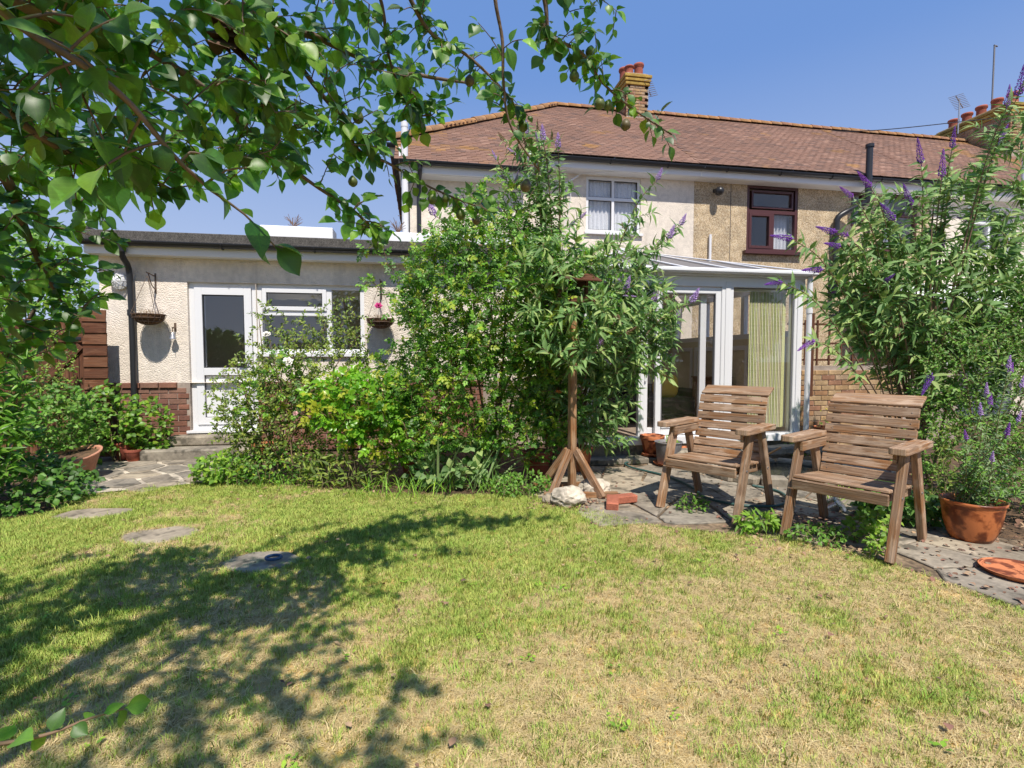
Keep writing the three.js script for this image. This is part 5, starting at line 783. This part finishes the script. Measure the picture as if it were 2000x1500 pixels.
// lilac buddleia growing through its right side
{
  const fl = (t, p, d) => { const D = d.clone(); D.y += 0.3; spike(t, p, D.normalize(), rnd() < 0.35 ? SP.lilac[0] : SP.spent[0], rnd() < 0.55 ? FM.lilac : FM.spent, rr(0.8, 1.1)); };
  const t = plant({ name: 'buddleia', label: 'buddleia with pale lilac flowers growing through the central rose', base: [1.45, 0, -5.45], stemMat: M.stemBrown, meshN: 200, twig: 0.005, flowers: fl, leaf: { set: 'lance', size: [0.08, 0.15], step: 0.05, len: 0.42, pal: PAL.bud, rough: 0.6, tr: 0.28, droop: -0.15, pair: true },
    stems: canes(1.45, -5.45, [[0.4, 2.5, 0.1], [-0.25, 3.4, 0.15], [0.8, 2.3, 0.3], [0.2, 2.0, 0.35], [0.05, 3.1, 0.0], [1.0, 1.8, 0.3]], 0.015).concat(shoots(1.5, -5.45, LF)),
    blobs: [{ c: [1.85, 1.75, -5.2], r: [0.8, 0.68, 0.45], n: 160, flower: 0.1 }, { c: [1.25, 2.8, -5.3], r: [0.4, 0.5, 0.3], n: 28, flower: 0.2, arch: 0 }, { c: [2.25, 2.5, -5.35], r: [0.5, 0.4, 0.3], n: 8, flower: 0.3, arch: 0 }, { c: [2.4, 1.55, -5.3], r: [0.45, 0.6, 0.3], n: 45, flower: 0.1 }, { c: [1.6, 0.95, -5.25], r: [0.55, 0.5, 0.35], n: 60 }, { c: [1.5, 1.95, -4.6], r: [0.65, 0.6, 0.3], n: 45, flower: 0.06 }, { c: [1.38, 1.62, -4.45], r: [0.45, 0.42, 0.16], n: 22 }, { c: [1.75, 1.0, -5.3], r: [0.6, 0.6, 0.3], n: 60 }, { c: [1.05, 3.35, -5.2], r: [0.3, 0.35, 0.2], n: 14, flower: 0.6, arch: 0 }, { c: [2.0, 0.42, -5.35], r: [0.3, 0.14, 0.2], n: 8 }] });
  for (const [x, y, z] of LF) spike(t, V(x - 1.45, y, z + 5.45), V((x - 1.5) * 0.4, 1, 0.2), SP.lilac[0], FM.lilac, rr(1.2, 1.7));
}
// left fine leaved shrub
plant({ name: 'spiny_shrub', label: 'fine leaved olive green shrub in front of the extension window', base: [-1.6, 0, -5.85], stemMat: M.stemBrown, meshN: 60, twig: 0.0035, leaf: { set: 'small', size: [0.028, 0.048], step: 0.016, len: 0.4, pal: PAL.olive, rough: 0.5, tr: 0.25 },
  stems: canes(-1.6, -5.85, [[0.2, 1.6, 0], [-0.3, 1.2, 0.1], [0.6, 1.7, 0], [0.4, 1.2, 0.2], [-0.2, 1.0, 0.25], [-0.45, 0.85, 0.1], [0.9, 1.5, 0.05], [-0.1, 1.75, 0]], 0.009),
  blobs: [{ c: [-1.62, 0.8, -5.75], r: [0.58, 0.58, 0.38], n: 290 }, { c: [-1.15, 1.2, -5.8], r: [0.62, 0.5, 0.33], n: 230 }, { c: [-1.2, 0.55, -5.65], r: [0.75, 0.45, 0.3], n: 180 }, { c: [-0.5, 0.85, -5.8], r: [0.5, 0.55, 0.3], n: 100 }, { c: [-0.85, 1.7, -5.85], r: [0.35, 0.3, 0.25], n: 18, arch: -0.05 }, { c: [-1.45, 1.6, -5.85], r: [0.5, 0.35, 0.2], n: 26, arch: -0.05 }] });
{
  const t = plant({ name: 'rose_bush', label: 'small rose with glossy bright lime leaves at the lawn edge', base: [-0.7, 0, -5.55], stemMat: M.stemBrown, meshN: 140, leaf: { set: 'rose', size: [0.11, 0.17], step: 0.075, len: 0.3, pal: PAL.roseBright, rough: 0.33, tr: 0.35 }, stems: canes(-0.7, -5.55, [[0.05, 1.0, 0.1], [-0.3, 0.95, 0.1], [0.3, 0.8, 0.15], [0.15, 1.15, 0.05]], 0.009), blobs: [{ c: [-0.65, 0.82, -5.42], r: [0.55, 0.35, 0.28], n: 85 }, { c: [-0.35, 0.55, -5.4], r: [0.4, 0.3, 0.22], n: 40 }] });
}
plant({ name: 'white_rose', label: 'white rose blooms among the olive shrub below the window', category: 'rose', base: [-1.35, 0, -5.6], stemMat: M.stemBrown, meshN: 40, leaf: { set: 'rose', size: [0.08, 0.12], step: 0.07, len: 0.25, pal: PAL.rose, rough: 0.45, tr: 0.3 }, stems: canes(-1.35, -5.6, [[-0.15, 1.5, 0.1], [0.05, 1.2, 0.1], [-0.4, 0.9, 0.1]], 0.007), blobs: [{ c: [-1.45, 1.0, -5.55], r: [0.4, 0.4, 0.2], n: 24 }] }).children.length;
{ const t = scene.getObjectByName('white_rose'); bloom(t, [-0.18, 1.54, 0.1], roseG, FM.white, 0.9); bloom(t, [0.03, 1.27, 0.15], roseG, FM.white, 1.1); bloom(t, [0.1, 0.75, 0.2], roseG, FM.palePink, 0.6); }
// low herbaceous planting along the lawn edge
function weeds(label, x, z, rx, rz, h, n, set, size, pal, extra = {}) { return plant({ name: extra.name || 'weed_clump', label, category: extra.cat || 'weeds', base: [x, 0, z], meshN: extra.meshN === undefined ? 20 : extra.meshN, stemMat: M.stem, leaf: { set, size, step: extra.step || 0.03, len: extra.len || h, pal, rough: 0.55, tr: 0.3 }, stems: [{ pts: [[x, 0, z], [x, h * 0.2, z], [x + 0.02, h * 0.5, z], [x + 0.02, h * 0.8, z]], r0: 0.004, r1: 0.002, from: 0 }, ...Array.from({ length: Math.ceil(n / 9) }, () => { const a = x + rr(-rx, rx) * 0.85, b = z + rr(-rz, rz) * 0.85; return { pts: [[a, 0, b], [a + rr(-0.02, 0.02), h * 0.3, b], [a + rr(-0.05, 0.05), h * rr(0.5, 0.8), b + rr(-0.03, 0.03)]], r0: 0.003, r1: 0.0015, from: 0 }; })], blobs: [{ c: [x, h * 0.5, z], r: [rx, h * 0.55, rz], n, arch: 0.1 }] }); }
function strapClump(label, x, z, n, len, spread, pal, name = 'grass_clump') {
  const t = thing(name, label, 'grass', [x, 0, z]); const mats = pal.map((c) => leafMat(c, 0.5, 0.3)); const big = Math.min(n, 80), L = []; 
  for (let i = 0; i < n; i++) { const s = rr(len * 0.5, len), a = rr(0, 6.28), q = Math.sqrt(rnd()) * spread; const m = mesh('blade', LG.strap[i % 2], pick(mats), t); m.position.set(Math.cos(a) * q, 0, Math.sin(a) * q * 0.6); m.rotation.order = 'YXZ'; m.rotation.set(-rr(0.0, 0.75), rr(0, 6.28), 0); m.scale.set(s * rr(0.5, 0.9), s, s * rr(0.6, 1.9)); }
}
strapClump('tall arching strap leaved grass below the central rose', 0.42, -5.15, 34, 0.85, 0.4, PAL.glau);
strapClump('short bright grass tuft at the foot of the rose', -0.2, -5.0, 150, 0.24, 0.5, PAL.lime.concat(PAL.mid));
strapClump('tuft of long grass left of the bird table', 0.75, -4.85, 80, 0.28, 0.3, PAL.mid);
strapClump('loose long grass at the lawn edge before the olive shrub', -1.25, -5.5, 150, 0.2, 0.55, PAL.lime.concat(PAL.mid));
weeds('broad leaved weeds below the central rose', 0.3, -5.2, 0.45, 0.17, 0.45, 60, 'broad', [0.06, 0.11], PAL.bud, { meshN: 60, step: 0.06, len: 0.2 });
weeds('leafy low weeds around the bird table foot', 0.95, -4.75, 0.3, 0.18, 0.2, 60, 'small', [0.03, 0.05], PAL.mid);
weeds('bright green weeds at the path edge before the white door', -2.05, -5.72, 0.3, 0.22, 0.3, 100, 'broad', [0.035, 0.07], PAL.lime, { meshN: 40 });
weeds('dull green herbs under the olive shrub', -1.5, -5.6, 0.5, 0.18, 0.35, 110, 'small', [0.03, 0.055], PAL.rose);
weeds('feathery weeds in shade under the lime rose', -0.75, -5.35, 0.5, 0.15, 0.35, 70, 'lance', [0.06, 0.1], PAL.olive, { step: 0.05 });
// left side
plant({ name: 'bay_bush', label: 'tall glossy bay bush at the left edge', base: [-3.72, 0, -4.95], stemMat: M.stem, meshN: 160, leaf: { set: 'lance', size: [0.09, 0.14], step: 0.035, len: 0.3, pal: PAL.mid, rough: 0.38, tr: 0.3, droop: 0.2 }, stems: canes(-3.72, -4.95, [[0, 1.8, 0], [0.25, 1.5, 0.1], [-0.3, 1.6, 0], [0.2, 1.1, 0.2], [0.0, 0.9, 0.3]], 0.012), blobs: [{ c: [-3.75, 1.2, -4.95], r: [0.5, 0.6, 0.4], n: 170 }, { c: [-3.65, 0.65, -4.85], r: [0.42, 0.4, 0.35], n: 90 }] });
plant({ name: 'ground_ivy', label: 'dark low mound of creeper beside the left path', category: 'ground cover', base: [-3.55, 0, -5.05], meshN: 80, leaf: { set: 'broad', size: [0.04, 0.065], step: 0.03, len: 0.3, pal: PAL.dark, rough: 0.5, tr: 0.25 }, stems: canes(-3.55, -5.05, [[0.3, 0.3, 0.1], [-0.2, 0.35, 0], [0.1, 0.3, -0.3], [0.0, 0.3, 0.3]], 0.006), blobs: [{ c: [-3.6, 0.14, -5.15], r: [0.6, 0.3, 0.62], n: 330, bias: -0.5 }] });
plant({ name: 'potted_shrub', label: 'leafy shrub spilling from the pale terracotta bowl', base: [-3.85, 0.22, -6.35], meshN: 60, leaf: { set: 'broad', size: [0.035, 0.06], step: 0.03, len: 0.3, pal: PAL.mid, rough: 0.5, tr: 0.3 }, stems: canes(-3.85, -6.35, [[0.1, 0.8, 0.05], [-0.2, 0.75, 0], [0.2, 0.6, 0.1], [-0.1, 0.9, 0]], 0.006), blobs: [{ c: [-3.9, 0.66, -6.4], r: [0.4, 0.36, 0.32], n: 180 }] });
plant({ name: 'arching_shrub', label: 'pale small leaved arching shrub in front of the brown gate', base: [-4.3, 0, -6.75], meshN: 40, stemMat: M.stemBrown, leaf: { set: 'small', size: [0.025, 0.045], step: 0.018, len: 0.4, pal: PAL.lime.concat(PAL.olive), rough: 0.5, tr: 0.3 }, stems: canes(-4.3, -6.75, [[0.15, 1.6, 0.1], [-0.25, 1.5, 0], [0.05, 1.3, 0.15], [-0.1, 1.7, 0]], 0.007), blobs: [{ c: [-4.3, 1.25, -6.75], r: [0.38, 0.5, 0.28], n: 95 }, { c: [-4.2, 0.7, -6.7], r: [0.4, 0.4, 0.28], n: 80 }] });
plant({ name: 'wall_foot_plant', label: 'broad bright leaved plant climbing round the black downpipe', base: [-3.85, 0, -7.25], meshN: 90, leaf: { set: 'broad', size: [0.05, 0.09], step: 0.04, len: 0.25, pal: PAL.lime.concat(PAL.mid), rough: 0.42, tr: 0.35 }, stems: canes(-3.85, -7.25, [[0.1, 0.9, 0], [-0.2, 0.85, 0.05], [0.4, 0.6, 0.05], [-0.4, 0.5, 0.1], [0.25, 0.4, 0.1]], 0.006), blobs: [{ c: [-3.9, 0.55, -7.2], r: [0.45, 0.42, 0.2], n: 80 }, { c: [-3.45, 0.45, -7.25], r: [0.3, 0.35, 0.15], n: 36 }, { c: [-4.1, 0.25, -6.9], r: [0.35, 0.25, 0.25], n: 50 }] });
{ const t = scene.getObjectByName('arching_shrub'); bloom(t, [0.15, 0.75, 0.35], roseG, FM.palePink, 0.8); bloom(t, [0.2, 0.72, 0.35], daisyG, FM.pink, 1.6); bloom(t, [-0.2, 1.02, 0.35], daisyG, FM.yellow, 2); }
plant({ name: 'leafy_tree', label: 'leafy tree behind the gate left of the flat roof', category: 'tree', base: [-6.6, 0, -9.2], stemName: 'trunk', crownName: 'crown', stemMat: M.bark, meshN: 60, leaf: { set: 'broad', size: [0.06, 0.1], step: 0.04, len: 0.4, pal: PAL.mid.concat(PAL.lime), rough: 0.5, tr: 0.3 }, stems: [{ pts: [[-6.6, 0, -9.2], [-6.5, 0.9, -9.1], [-6.4, 1.8, -9.0], [-6.2, 2.8, -8.9]], r0: 0.1, r1: 0.03, sides: 8 }, { pts: [[-6.5, 0.9, -9.1], [-5.9, 1.6, -8.8], [-5.4, 2.3, -8.6]], r0: 0.05, r1: 0.02 }, { pts: [[-6.5, 0.9, -9.1], [-7.2, 1.8, -9], [-7.7, 2.6, -9]], r0: 0.05, r1: 0.02 }], blobs: [{ c: [-6.2, 2.3, -8.7], r: [1.35, 1.05, 0.8], n: 520 }, { c: [-7.6, 2.3, -8.7], r: [1.0, 1.0, 0.8], n: 200 }] });
// right side
const RF = [[4.51, 3.08, -4.05], [4.74, 2.97, -4.05], [3.69, 2.3, -4.05], [3.76, 2.4, -4.05], [3.2, 2.35, -4.05], [3.11, 1.97, -4.05], [3.45, 1.46, -4.05], [3.8, 2.74, -4.05], [3.98, 2.84, -4.05], [4.42, 2.7, -4.05], [3.63, 2.42, -4.05], [4.84, 3.24, -4.05], [4.24, 2.56, -4.05], [4.19, 1.16, -3.6], [4.83, 3.4, -3.6], [4.94, 3.5, -3.6], [5.3, 3.3, -4.0], [3.55, 2.1, -4.1]];
{
  const fl = (t, p, d) => { const D = d.clone(); D.y += 0.15; spike(t, p, D.normalize(), pick(SP.purple), rnd() < 0.3 ? FM.spent : rnd() < 0.6 ? FM.purple : FM.purpleB, rr(0.7, 1.2)); };
  const t = plant({ name: 'buddleia', label: 'large purple flowered buddleia at right beside the chairs', base: [4.95, 0, -4.35], stemMat: M.stemBrown, meshN: 300, twig: 0.005, flowers: fl, leaf: { set: 'lance', size: [0.085, 0.15], step: 0.045, len: 0.45, pal: PAL.bud, rough: 0.6, tr: 0.28, droop: -0.1, pair: true },
    stems: canes(4.95, -4.35, [[-0.7, 2.3, 0.1], [0.1, 2.9, 0.1], [0.6, 3.4, 0.1], [-0.3, 2.5, 0.3], [0.5, 2.2, 0.3], [0.9, 2.7, 0], [-0.6, 1.7, 0.3], [0.3, 3.1, -0.2]], 0.016).concat(shoots(4.9, -4.35, RF)),
    blobs: [{ c: [4.95, 1.82, -4.25], r: [1.0, 0.62, 0.5], n: 185, flower: 0.018 }, { c: [5.5, 2.6, -4.3], r: [0.6, 0.7, 0.4], n: 42, flower: 0.04, arch: 0.05 }, { c: [5.75, 3.2, -4.3], r: [0.3, 0.6, 0.3], n: 13, flower: 0.12, arch: 0 }, { c: [4.75, 2.7, -4.3], r: [0.6, 0.3, 0.35], n: 10, flower: 0.3, arch: 0 }, { c: [4.15, 2.0, -4.25], r: [0.35, 0.65, 0.3], n: 50, flower: 0.08 }, { c: [5.1, 1.25, -4.2], r: [0.75, 0.5, 0.4], n: 80 }, { c: [5.7, 1.9, -4.2], r: [0.6, 0.7, 0.4], n: 90 }] });
  for (const [x, y, z] of RF) { const d = V(x - 4.9, y - 2.0, 0.15).normalize(); d.y -= 0.15; spike(t, V(x - 4.95, y, z + 4.35), d, SP.purple[0], rnd() < 0.6 ? FM.purple : FM.purpleB, rr(1.0, 1.45)); }
}
plant({ name: 'dense_shrub', label: 'dense tiny leaved shrub behind the large orange pot', base: [5.05, 0, -3.75], stemMat: M.stemBrown, meshN: 60, twig: 0.0035, leaf: { set: 'small', size: [0.022, 0.04], step: 0.014, len: 0.32, pal: PAL.mid.concat([[0.17, 0.28, 0.03]]), rough: 0.5, tr: 0.28 }, stems: canes(5.05, -3.75, [[-0.4, 1.3, 0], [0.3, 1.5, 0.1], [-0.1, 1.1, 0.3], [0.5, 1.0, 0.2], [-0.6, 0.9, 0.1]], 0.01), blobs: [{ c: [5.0, 1.0, -3.75], r: [0.75, 0.7, 0.4], n: 430 }, { c: [4.6, 0.45, -3.65], r: [0.6, 0.42, 0.35], n: 160 }, { c: [5.7, 1.5, -3.8], r: [0.5, 0.7, 0.35], n: 160 }, { c: [5.0, 0.45, -3.3], r: [0.65, 0.45, 0.4], n: 150 }] });
{ // flowering plant in the big pot
  const tips = [[3.70, 1.06, -2.80], [3.84, 1.23, -2.78], [3.66, 0.92, -2.8], [3.58, 0.76, -2.82], [3.88, 0.88, -2.74], [3.8, 0.98, -2.85], [3.98, 1.1, -2.8], [4.05, 0.8, -2.7], [3.74, 0.8, -2.7], [3.92, 0.72, -2.68], [4.1, 1.2, -2.95], [3.7, 0.62, -2.75]];
  const t = plant({ name: 'toadflax', label: 'feathery plant with slim purple flower spires in the large orange pot', category: 'flower', base: [3.86, 0.25, -2.98], meshN: 80, leaf: { set: 'lance', size: [0.03, 0.055], step: 0.008, len: 0.2, pal: PAL.glau.concat(PAL.mid), rough: 0.6, tr: 0.25 },
    stems: tips.map((p) => { const b = [3.86 + rr(-0.1, 0.1), 0.25, -2.98 + rr(-0.08, 0.08)]; return { pts: [b, [b[0] + (p[0] - b[0]) * 0.45, 0.3 + (p[1] - 0.3) * 0.5, b[2] + (p[2] - b[2]) * 0.4], p], r0: 0.004, r1: 0.002, leaves: 0.009, from: 0.1 }; }), blobs: [{ c: [3.9, 0.42, -2.95], r: [0.2, 0.17, 0.18], n: 26 }] });
  const g = spikeGeo(0.085, 0.012, 40); tips.forEach((p) => spike(t, V(p[0] - 3.86, p[1] - 0.25, p[2] + 2.98), V(p[0] - 3.9, p[1] - 0.1, p[2] + 2.95), g, rnd() < 0.5 ? FM.purpleB : FM.lilac, rr(0.8, 1.2)));
}
// weeds on the patio
weeds('weeds under the front edge of the nearer chair', 2.72, -3.12, 0.22, 0.14, 0.13, 50, 'small', [0.025, 0.045], PAL.mid);
weeds('yellow flowered weeds beside the nearer chair leg', 3.12, -3.05, 0.16, 0.16, 0.22, 46, 'broad', [0.03, 0.055], PAL.lime, { meshN: 40 });
weeds('small sprig growing at the lawn edge by the nearest chair foot', 2.86, -2.78, 0.06, 0.06, 0.14, 16, 'small', [0.025, 0.04], PAL.lime);
weeds('weed tuft in the paving under the smaller chair', 2.25, -3.95, 0.13, 0.1, 0.14, 30, 'small', [0.025, 0.04], PAL.mid);
weeds('weeds at the lawn edge between the two chairs', 2.5, -3.4, 0.2, 0.1, 0.14, 40, 'lance', [0.05, 0.09], PAL.lime);
weeds('rough leafy weeds behind the nearer chair by the pot', 3.75, -3.45, 0.3, 0.3, 0.28, 80, 'broad', [0.05, 0.09], PAL.dark, { meshN: 40 });
weeds('trailing weed at the conservatory corner step', 4.9, -5.85, 0.25, 0.15, 0.3, 50, 'small', [0.03, 0.05], PAL.lime);
weeds('seedlings in the grey metal planter', 2.93, -5.72, 0.12, 0.12, 0.36, 30, 'small', [0.02, 0.04], PAL.lime);
weeds('small plant in the corner terracotta pot', 5.3, -6.0, 0.1, 0.1, 0.5, 24, 'small', [0.02, 0.04], PAL.mid);
weeds('tall yellow flowered weed before the dense right shrub', 4.25, -3.5, 0.12, 0.1, 0.75, 36, 'lance', [0.04, 0.07], PAL.olive, { cat: 'wildflower' });
{ const t = scene.getObjectByName('weed_clump_013') || scene.children[scene.children.length - 1]; for (let i = 0; i < 10; i++) bloom(t, [rr(-0.12, 0.12), rr(0.35, 0.8), rr(0.0, 0.15)], daisyG, FM.yellow, rr(0.5, 0.8)); }
strapClump('stiff green stems of a pond plant behind the nearer chair', 3.5, -3.85, 26, 0.3, 0.1, PAL.lime, 'pond_plant');
// ---------- grass ----------
{
  const tuft = (n, h, lean, w) => { const L = []; for (let i = 0; i < n; i++) { const a = rr(0, 6.28), s = h * rr(0.5, 1.1), l = lean * rr(0.4, 1.4), c = Math.cos(a), d = Math.sin(a), x = rr(-0.02, 0.02), z = rr(-0.02, 0.02), b = rr(0, 6.28), wx = Math.cos(b) * w, wz = Math.sin(b) * w; const p0 = V(x - wx, 0, z - wz), p1 = V(x + wx, 0, z + wz), m = V(x + c * l * s * 0.35, s * 0.6, z + d * l * s * 0.35), m0 = m.clone().add(V(-wx * 0.8, 0, -wz * 0.8)), m1 = m.clone().add(V(wx * 0.8, 0, wz * 0.8)), tp = V(x + c * l * s, s * (1 - 0.25 * Math.min(1, l)), z + d * l * s); const pos = [], nor = [], uv = []; for (let [q, r, e] of [[p0, p1, m1], [p0, m1, m0], [m0, m1, tp]]) { const N = r.clone().sub(q).cross(e.clone().sub(q)).normalize(); if (N.y < 0) { const sw = r; r = e; e = sw; N.negate(); } N.y += 0.5; N.normalize(); for (const v of [q, r, e]) { pos.push(v.x, v.y, v.z); nor.push(N.x, N.y, N.z); uv.push(0, 0); } } L.push(finish(pos, nor, uv)); } return merge(L); };
  const kinds = [[tuft(9, 0.038, 0.5, 0.0014), 0], [tuft(8, 0.05, 0.7, 0.0014), 0], [tuft(9, 0.02, 2.0, 0.0013), 1], [tuft(10, 0.015, 3.4, 0.0014), 1], [tuft(2, 0.016, 5.0, 0.0012), 1]];
  const gm = new THREE.MeshStandardMaterial({ color: 0xffffff, roughness: 0.75, side: THREE.DoubleSide }); const lists = kinds.map(() => []);
  const N = 130000; let placed = 0;
  for (let k = 0; k < 600000 && placed < N; k++) {
    const d = 0.9 + Math.pow(rnd(), 0.85) * 6.0, lx = rr(-1.35, 1.35) * (d + 0.3); const x = camF.x * d + camR.x * lx, z = camF.z * d + camR.z * lx; if (rnd() > (d + 0.3) / 6.4 && rnd() > 0.5) continue;
    if (z < -6 || !inPoly(x, z, lawnPoly)) continue; let skip = false; for (const [sx, sz, a, b] of stonePads) { const q = ((x - sx) / (a * 1.02)) ** 2 + ((z - sz) / (b * 1.05)) ** 2; if (q < 0.55 + 0.6 * fbm(x * 14, z * 14, 0, 0, 301, 2)) skip = true; } if (skip) continue;
    const n1 = fbm(x * 1.15 + 50, z * 1.15 + 50, 0, 0, 201, 4), n2 = fbm(x * 5 + 9, z * 5, 0, 0, 205, 3); let dry = 0.5 + (n1 - 0.5) * 2.0 + (n2 - 0.5) * 1.9 - 0.08 + 0.34 * Math.exp(-((x + 0.5) ** 2 + (z + 2.4) ** 2) / 1.1) - (z < -4 ? 0.08 : 0) + 0.10 * Math.max(-1, Math.min(1, (z + 3.3))) + 0.07 * Math.max(-1, Math.min(1, x));
    const edge = fbm(x * 2.3, z * 2.3 + 70, 0, 0, 207, 3); if (dry > 0.95 && rnd() < 0.3) continue; const isDry = rnd() < Math.max(0.16, Math.min(0.88, dry)); const kd = isDry ? (rnd() < 0.12 ? 4 : rnd() < 0.5 ? 2 : 3) : (rnd() < 0.6 ? 0 : 1); lists[kd].push([x, z, isDry, n2, edge]); placed++;
  }
  const im0 = new THREE.Group(); const c = new THREE.Color(), m = new THREE.Matrix4(), q = new THREE.Quaternion();
  lists.forEach((l, i) => { if (!l.length) return; const im = new THREE.InstancedMesh(kinds[i][0], gm, l.length); l.forEach(([x, z, dryb, n2], j) => { const s = rr(0.55, 1.0) * (0.75 + 0.5 * n2) * (rnd() < 0.012 ? 1.8 : 1); q.setFromAxisAngle(V(0, 1, 0), rr(0, 6.28)); m.compose(V(x, -0.004, z), q, V(s, s * rr(0.8, 1.2), s)); im.setMatrixAt(j, m); const t = rnd(); const k = dryb ? mixc([0.66, 0.54, 0.27], [0.46, 0.335, 0.15], t) : mixc([0.20, 0.345, 0.04], [0.43, 0.45, 0.10], t); const v = rr(0.8, 1.2); im.setColorAt(j, c.setRGB(k[0] * v, k[1] * v, k[2] * v)); }); im.name = numbered(i < 2 ? 'grass' : 'dry_grass'); im.userData = { kind: 'stuff', label: i < 2 ? 'green grass blades of the lawn' : 'dry straw coloured grass of the lawn', category: 'grass' }; im.castShadow = im.receiveShadow = true; scene.add(im); });
}
{ // small broad leaved weeds in the turf
  const L = []; for (let i = 0; i < 90; i++) { let x, z; do { x = rr(-3, 3); z = rr(-5.2, -1.3); } while (!inPoly(x, z, lawnPoly)); const n = 5 + Math.floor(rnd() * 6), s0 = rr(0.013, 0.026); for (let k = 0; k < n; k++) L.push([x + rr(-0.03, 0.03), z + rr(-0.03, 0.03), s0 * rr(0.7, 1.2)]); }
  const im = new THREE.InstancedMesh(LG.broad[1], leafMat([1, 1, 1], 0.6, 0.3), L.length), m = new THREE.Matrix4(), c = new THREE.Color(); L.forEach(([x, z, s], i) => { const q = new THREE.Quaternion().setFromAxisAngle(V(0, 1, 0), rr(0, 6.28)).multiply(new THREE.Quaternion().setFromAxisAngle(V(1, 0, 0), -rr(0.9, 1.45))); m.compose(V(x, 0.016, z), q, V(s, s, s)); im.setMatrixAt(i, m); const k = pick(PAL.lime); im.setColorAt(i, c.setRGB(...k)); }); im.name = 'lawn_weeds'; im.userData = { kind: 'stuff', label: 'small flat green weeds growing in the lawn', category: 'weeds' }; im.castShadow = im.receiveShadow = true; scene.add(im);
}
{ // fallen leaves and litter
  const g = LG.broad[0], mt = std([1, 1, 1], 0.95), L = []; const put = (x, z, s) => L.push([x, z, s]);
  for (let i = 0; i < 420; i++) put(2.95 + rr(-1, 1) * rr(0, 0.8), -3.5 + rr(-1, 1) * rr(0, 0.7), rr(0.02, 0.05)); for (let i = 0; i < 260; i++) put(1.35 + rr(-1, 1) * rr(0, 0.6), -4.35 + rr(-1, 1) * rr(0, 0.3), rr(0.015, 0.04)); for (let i = 0; i < 260; i++) put(3.6 + rr(-0.7, 0.9), -2.6 + rr(-0.6, 0.5), rr(0.015, 0.045)); for (let i = 0; i < 140; i++) put(rr(-2.5, 2.6), rr(-4.6, -1.4), rr(0.015, 0.04)); for (let i = 0; i < 200; i++) put(rr(1.6, 4), rr(-5.8, -4), rr(0.015, 0.035)); for (let i = 0; i < 500; i++) put(rr(3.9, 5.5), rr(-5, -2.4), rr(0.02, 0.06)); for (let i = 0; i < 400; i++) put(rr(-2, 1.3), rr(-6.5, -5.0), rr(0.02, 0.05));
  const im = new THREE.InstancedMesh(g, mt, L.length), m = new THREE.Matrix4(), c = new THREE.Color(); L.forEach(([x, z, s], i) => { const onLawn = inPoly(x, z, lawnPoly); const e = new THREE.Euler(-Math.PI / 2 + rr(-0.5, 0.5), rr(-0.4, 0.4), rr(0, 6.28)); m.compose(V(x, onLawn ? 0.022 : 0.022, z), new THREE.Quaternion().setFromEuler(new THREE.Euler(e.x, 0, 0)).premultiply(new THREE.Quaternion().setFromAxisAngle(V(0, 1, 0), e.z)), V(s, s, s)); im.setMatrixAt(i, m); const k = pick([[0.20, 0.11, 0.07], [0.30, 0.18, 0.11], [0.13, 0.08, 0.055], [0.40, 0.27, 0.16], [0.26, 0.13, 0.09]]); im.setColorAt(i, c.setRGB(...k)); }); im.name = 'fallen_leaves'; im.userData = { kind: 'stuff', label: 'scattered brown fallen leaves on patio and lawn', category: 'leaves' }; im.castShadow = im.receiveShadow = true; scene.add(im);
}
// ---------- behind the camera: what the door and window glass mirror ----------
{
  const f = thing('picket_fence', 'weathered picket fence at the far end of the garden, mirrored in the door', 'fence', [-4, 0, 5.6]); for (let i = 0; i < 60; i++) mesh('picket', bar([-6 + i * 0.2, 0.05, 0], [-6 + i * 0.2, 1.85, 0], 0.1, 0.02, [1, 0, 0]), M.woodC, f); for (const y of [0.5, 1.5]) mesh('rail', bar([-6.1, y, 0.03], [6, y, 0.03], 0.08, 0.04), M.woodC, f);
  [[-9, 9.5, 0.62, 'tall tree beyond the end fence, left one mirrored in the door'], [-5.2, 10, 0.5, 'smaller tree beyond the end fence mirrored in the glass'], [-1.5, 11, 0.7, 'rounded tree beyond the end fence mirrored in the window'], [4, 10.5, 0.6, 'tree beyond the end fence on the chair side']].forEach(([x, z, s, label]) => plant({ name: 'distant_tree', label, category: 'tree', group: 'trees beyond the end fence', base: [x, 0, z], stemName: 'trunk', crownName: 'crown', stemMat: M.bark, meshN: 0, leaf: { set: 'small', size: [0.16, 0.28], step: 0.1, len: 0.7, pal: PAL.dark.concat(PAL.mid), rough: 0.6, tr: 0.25 }, stems: [{ pts: [[x, 0, z], [x + 0.1, 1.2 * s, z], [x, 2.4 * s, z], [x, 3.4 * s, z]], r0: 0.15, r1: 0.04, sides: 8 }], blobs: [{ c: [x, 2.6 * s, z], r: [2.2 * s, 1.6 * s, 1.5 * s], n: 260 }] }));
}
scene.traverse((o) => { if (o.isMesh) { o.castShadow = true; o.receiveShadow = true; } });
renderer.render(scene, camera);
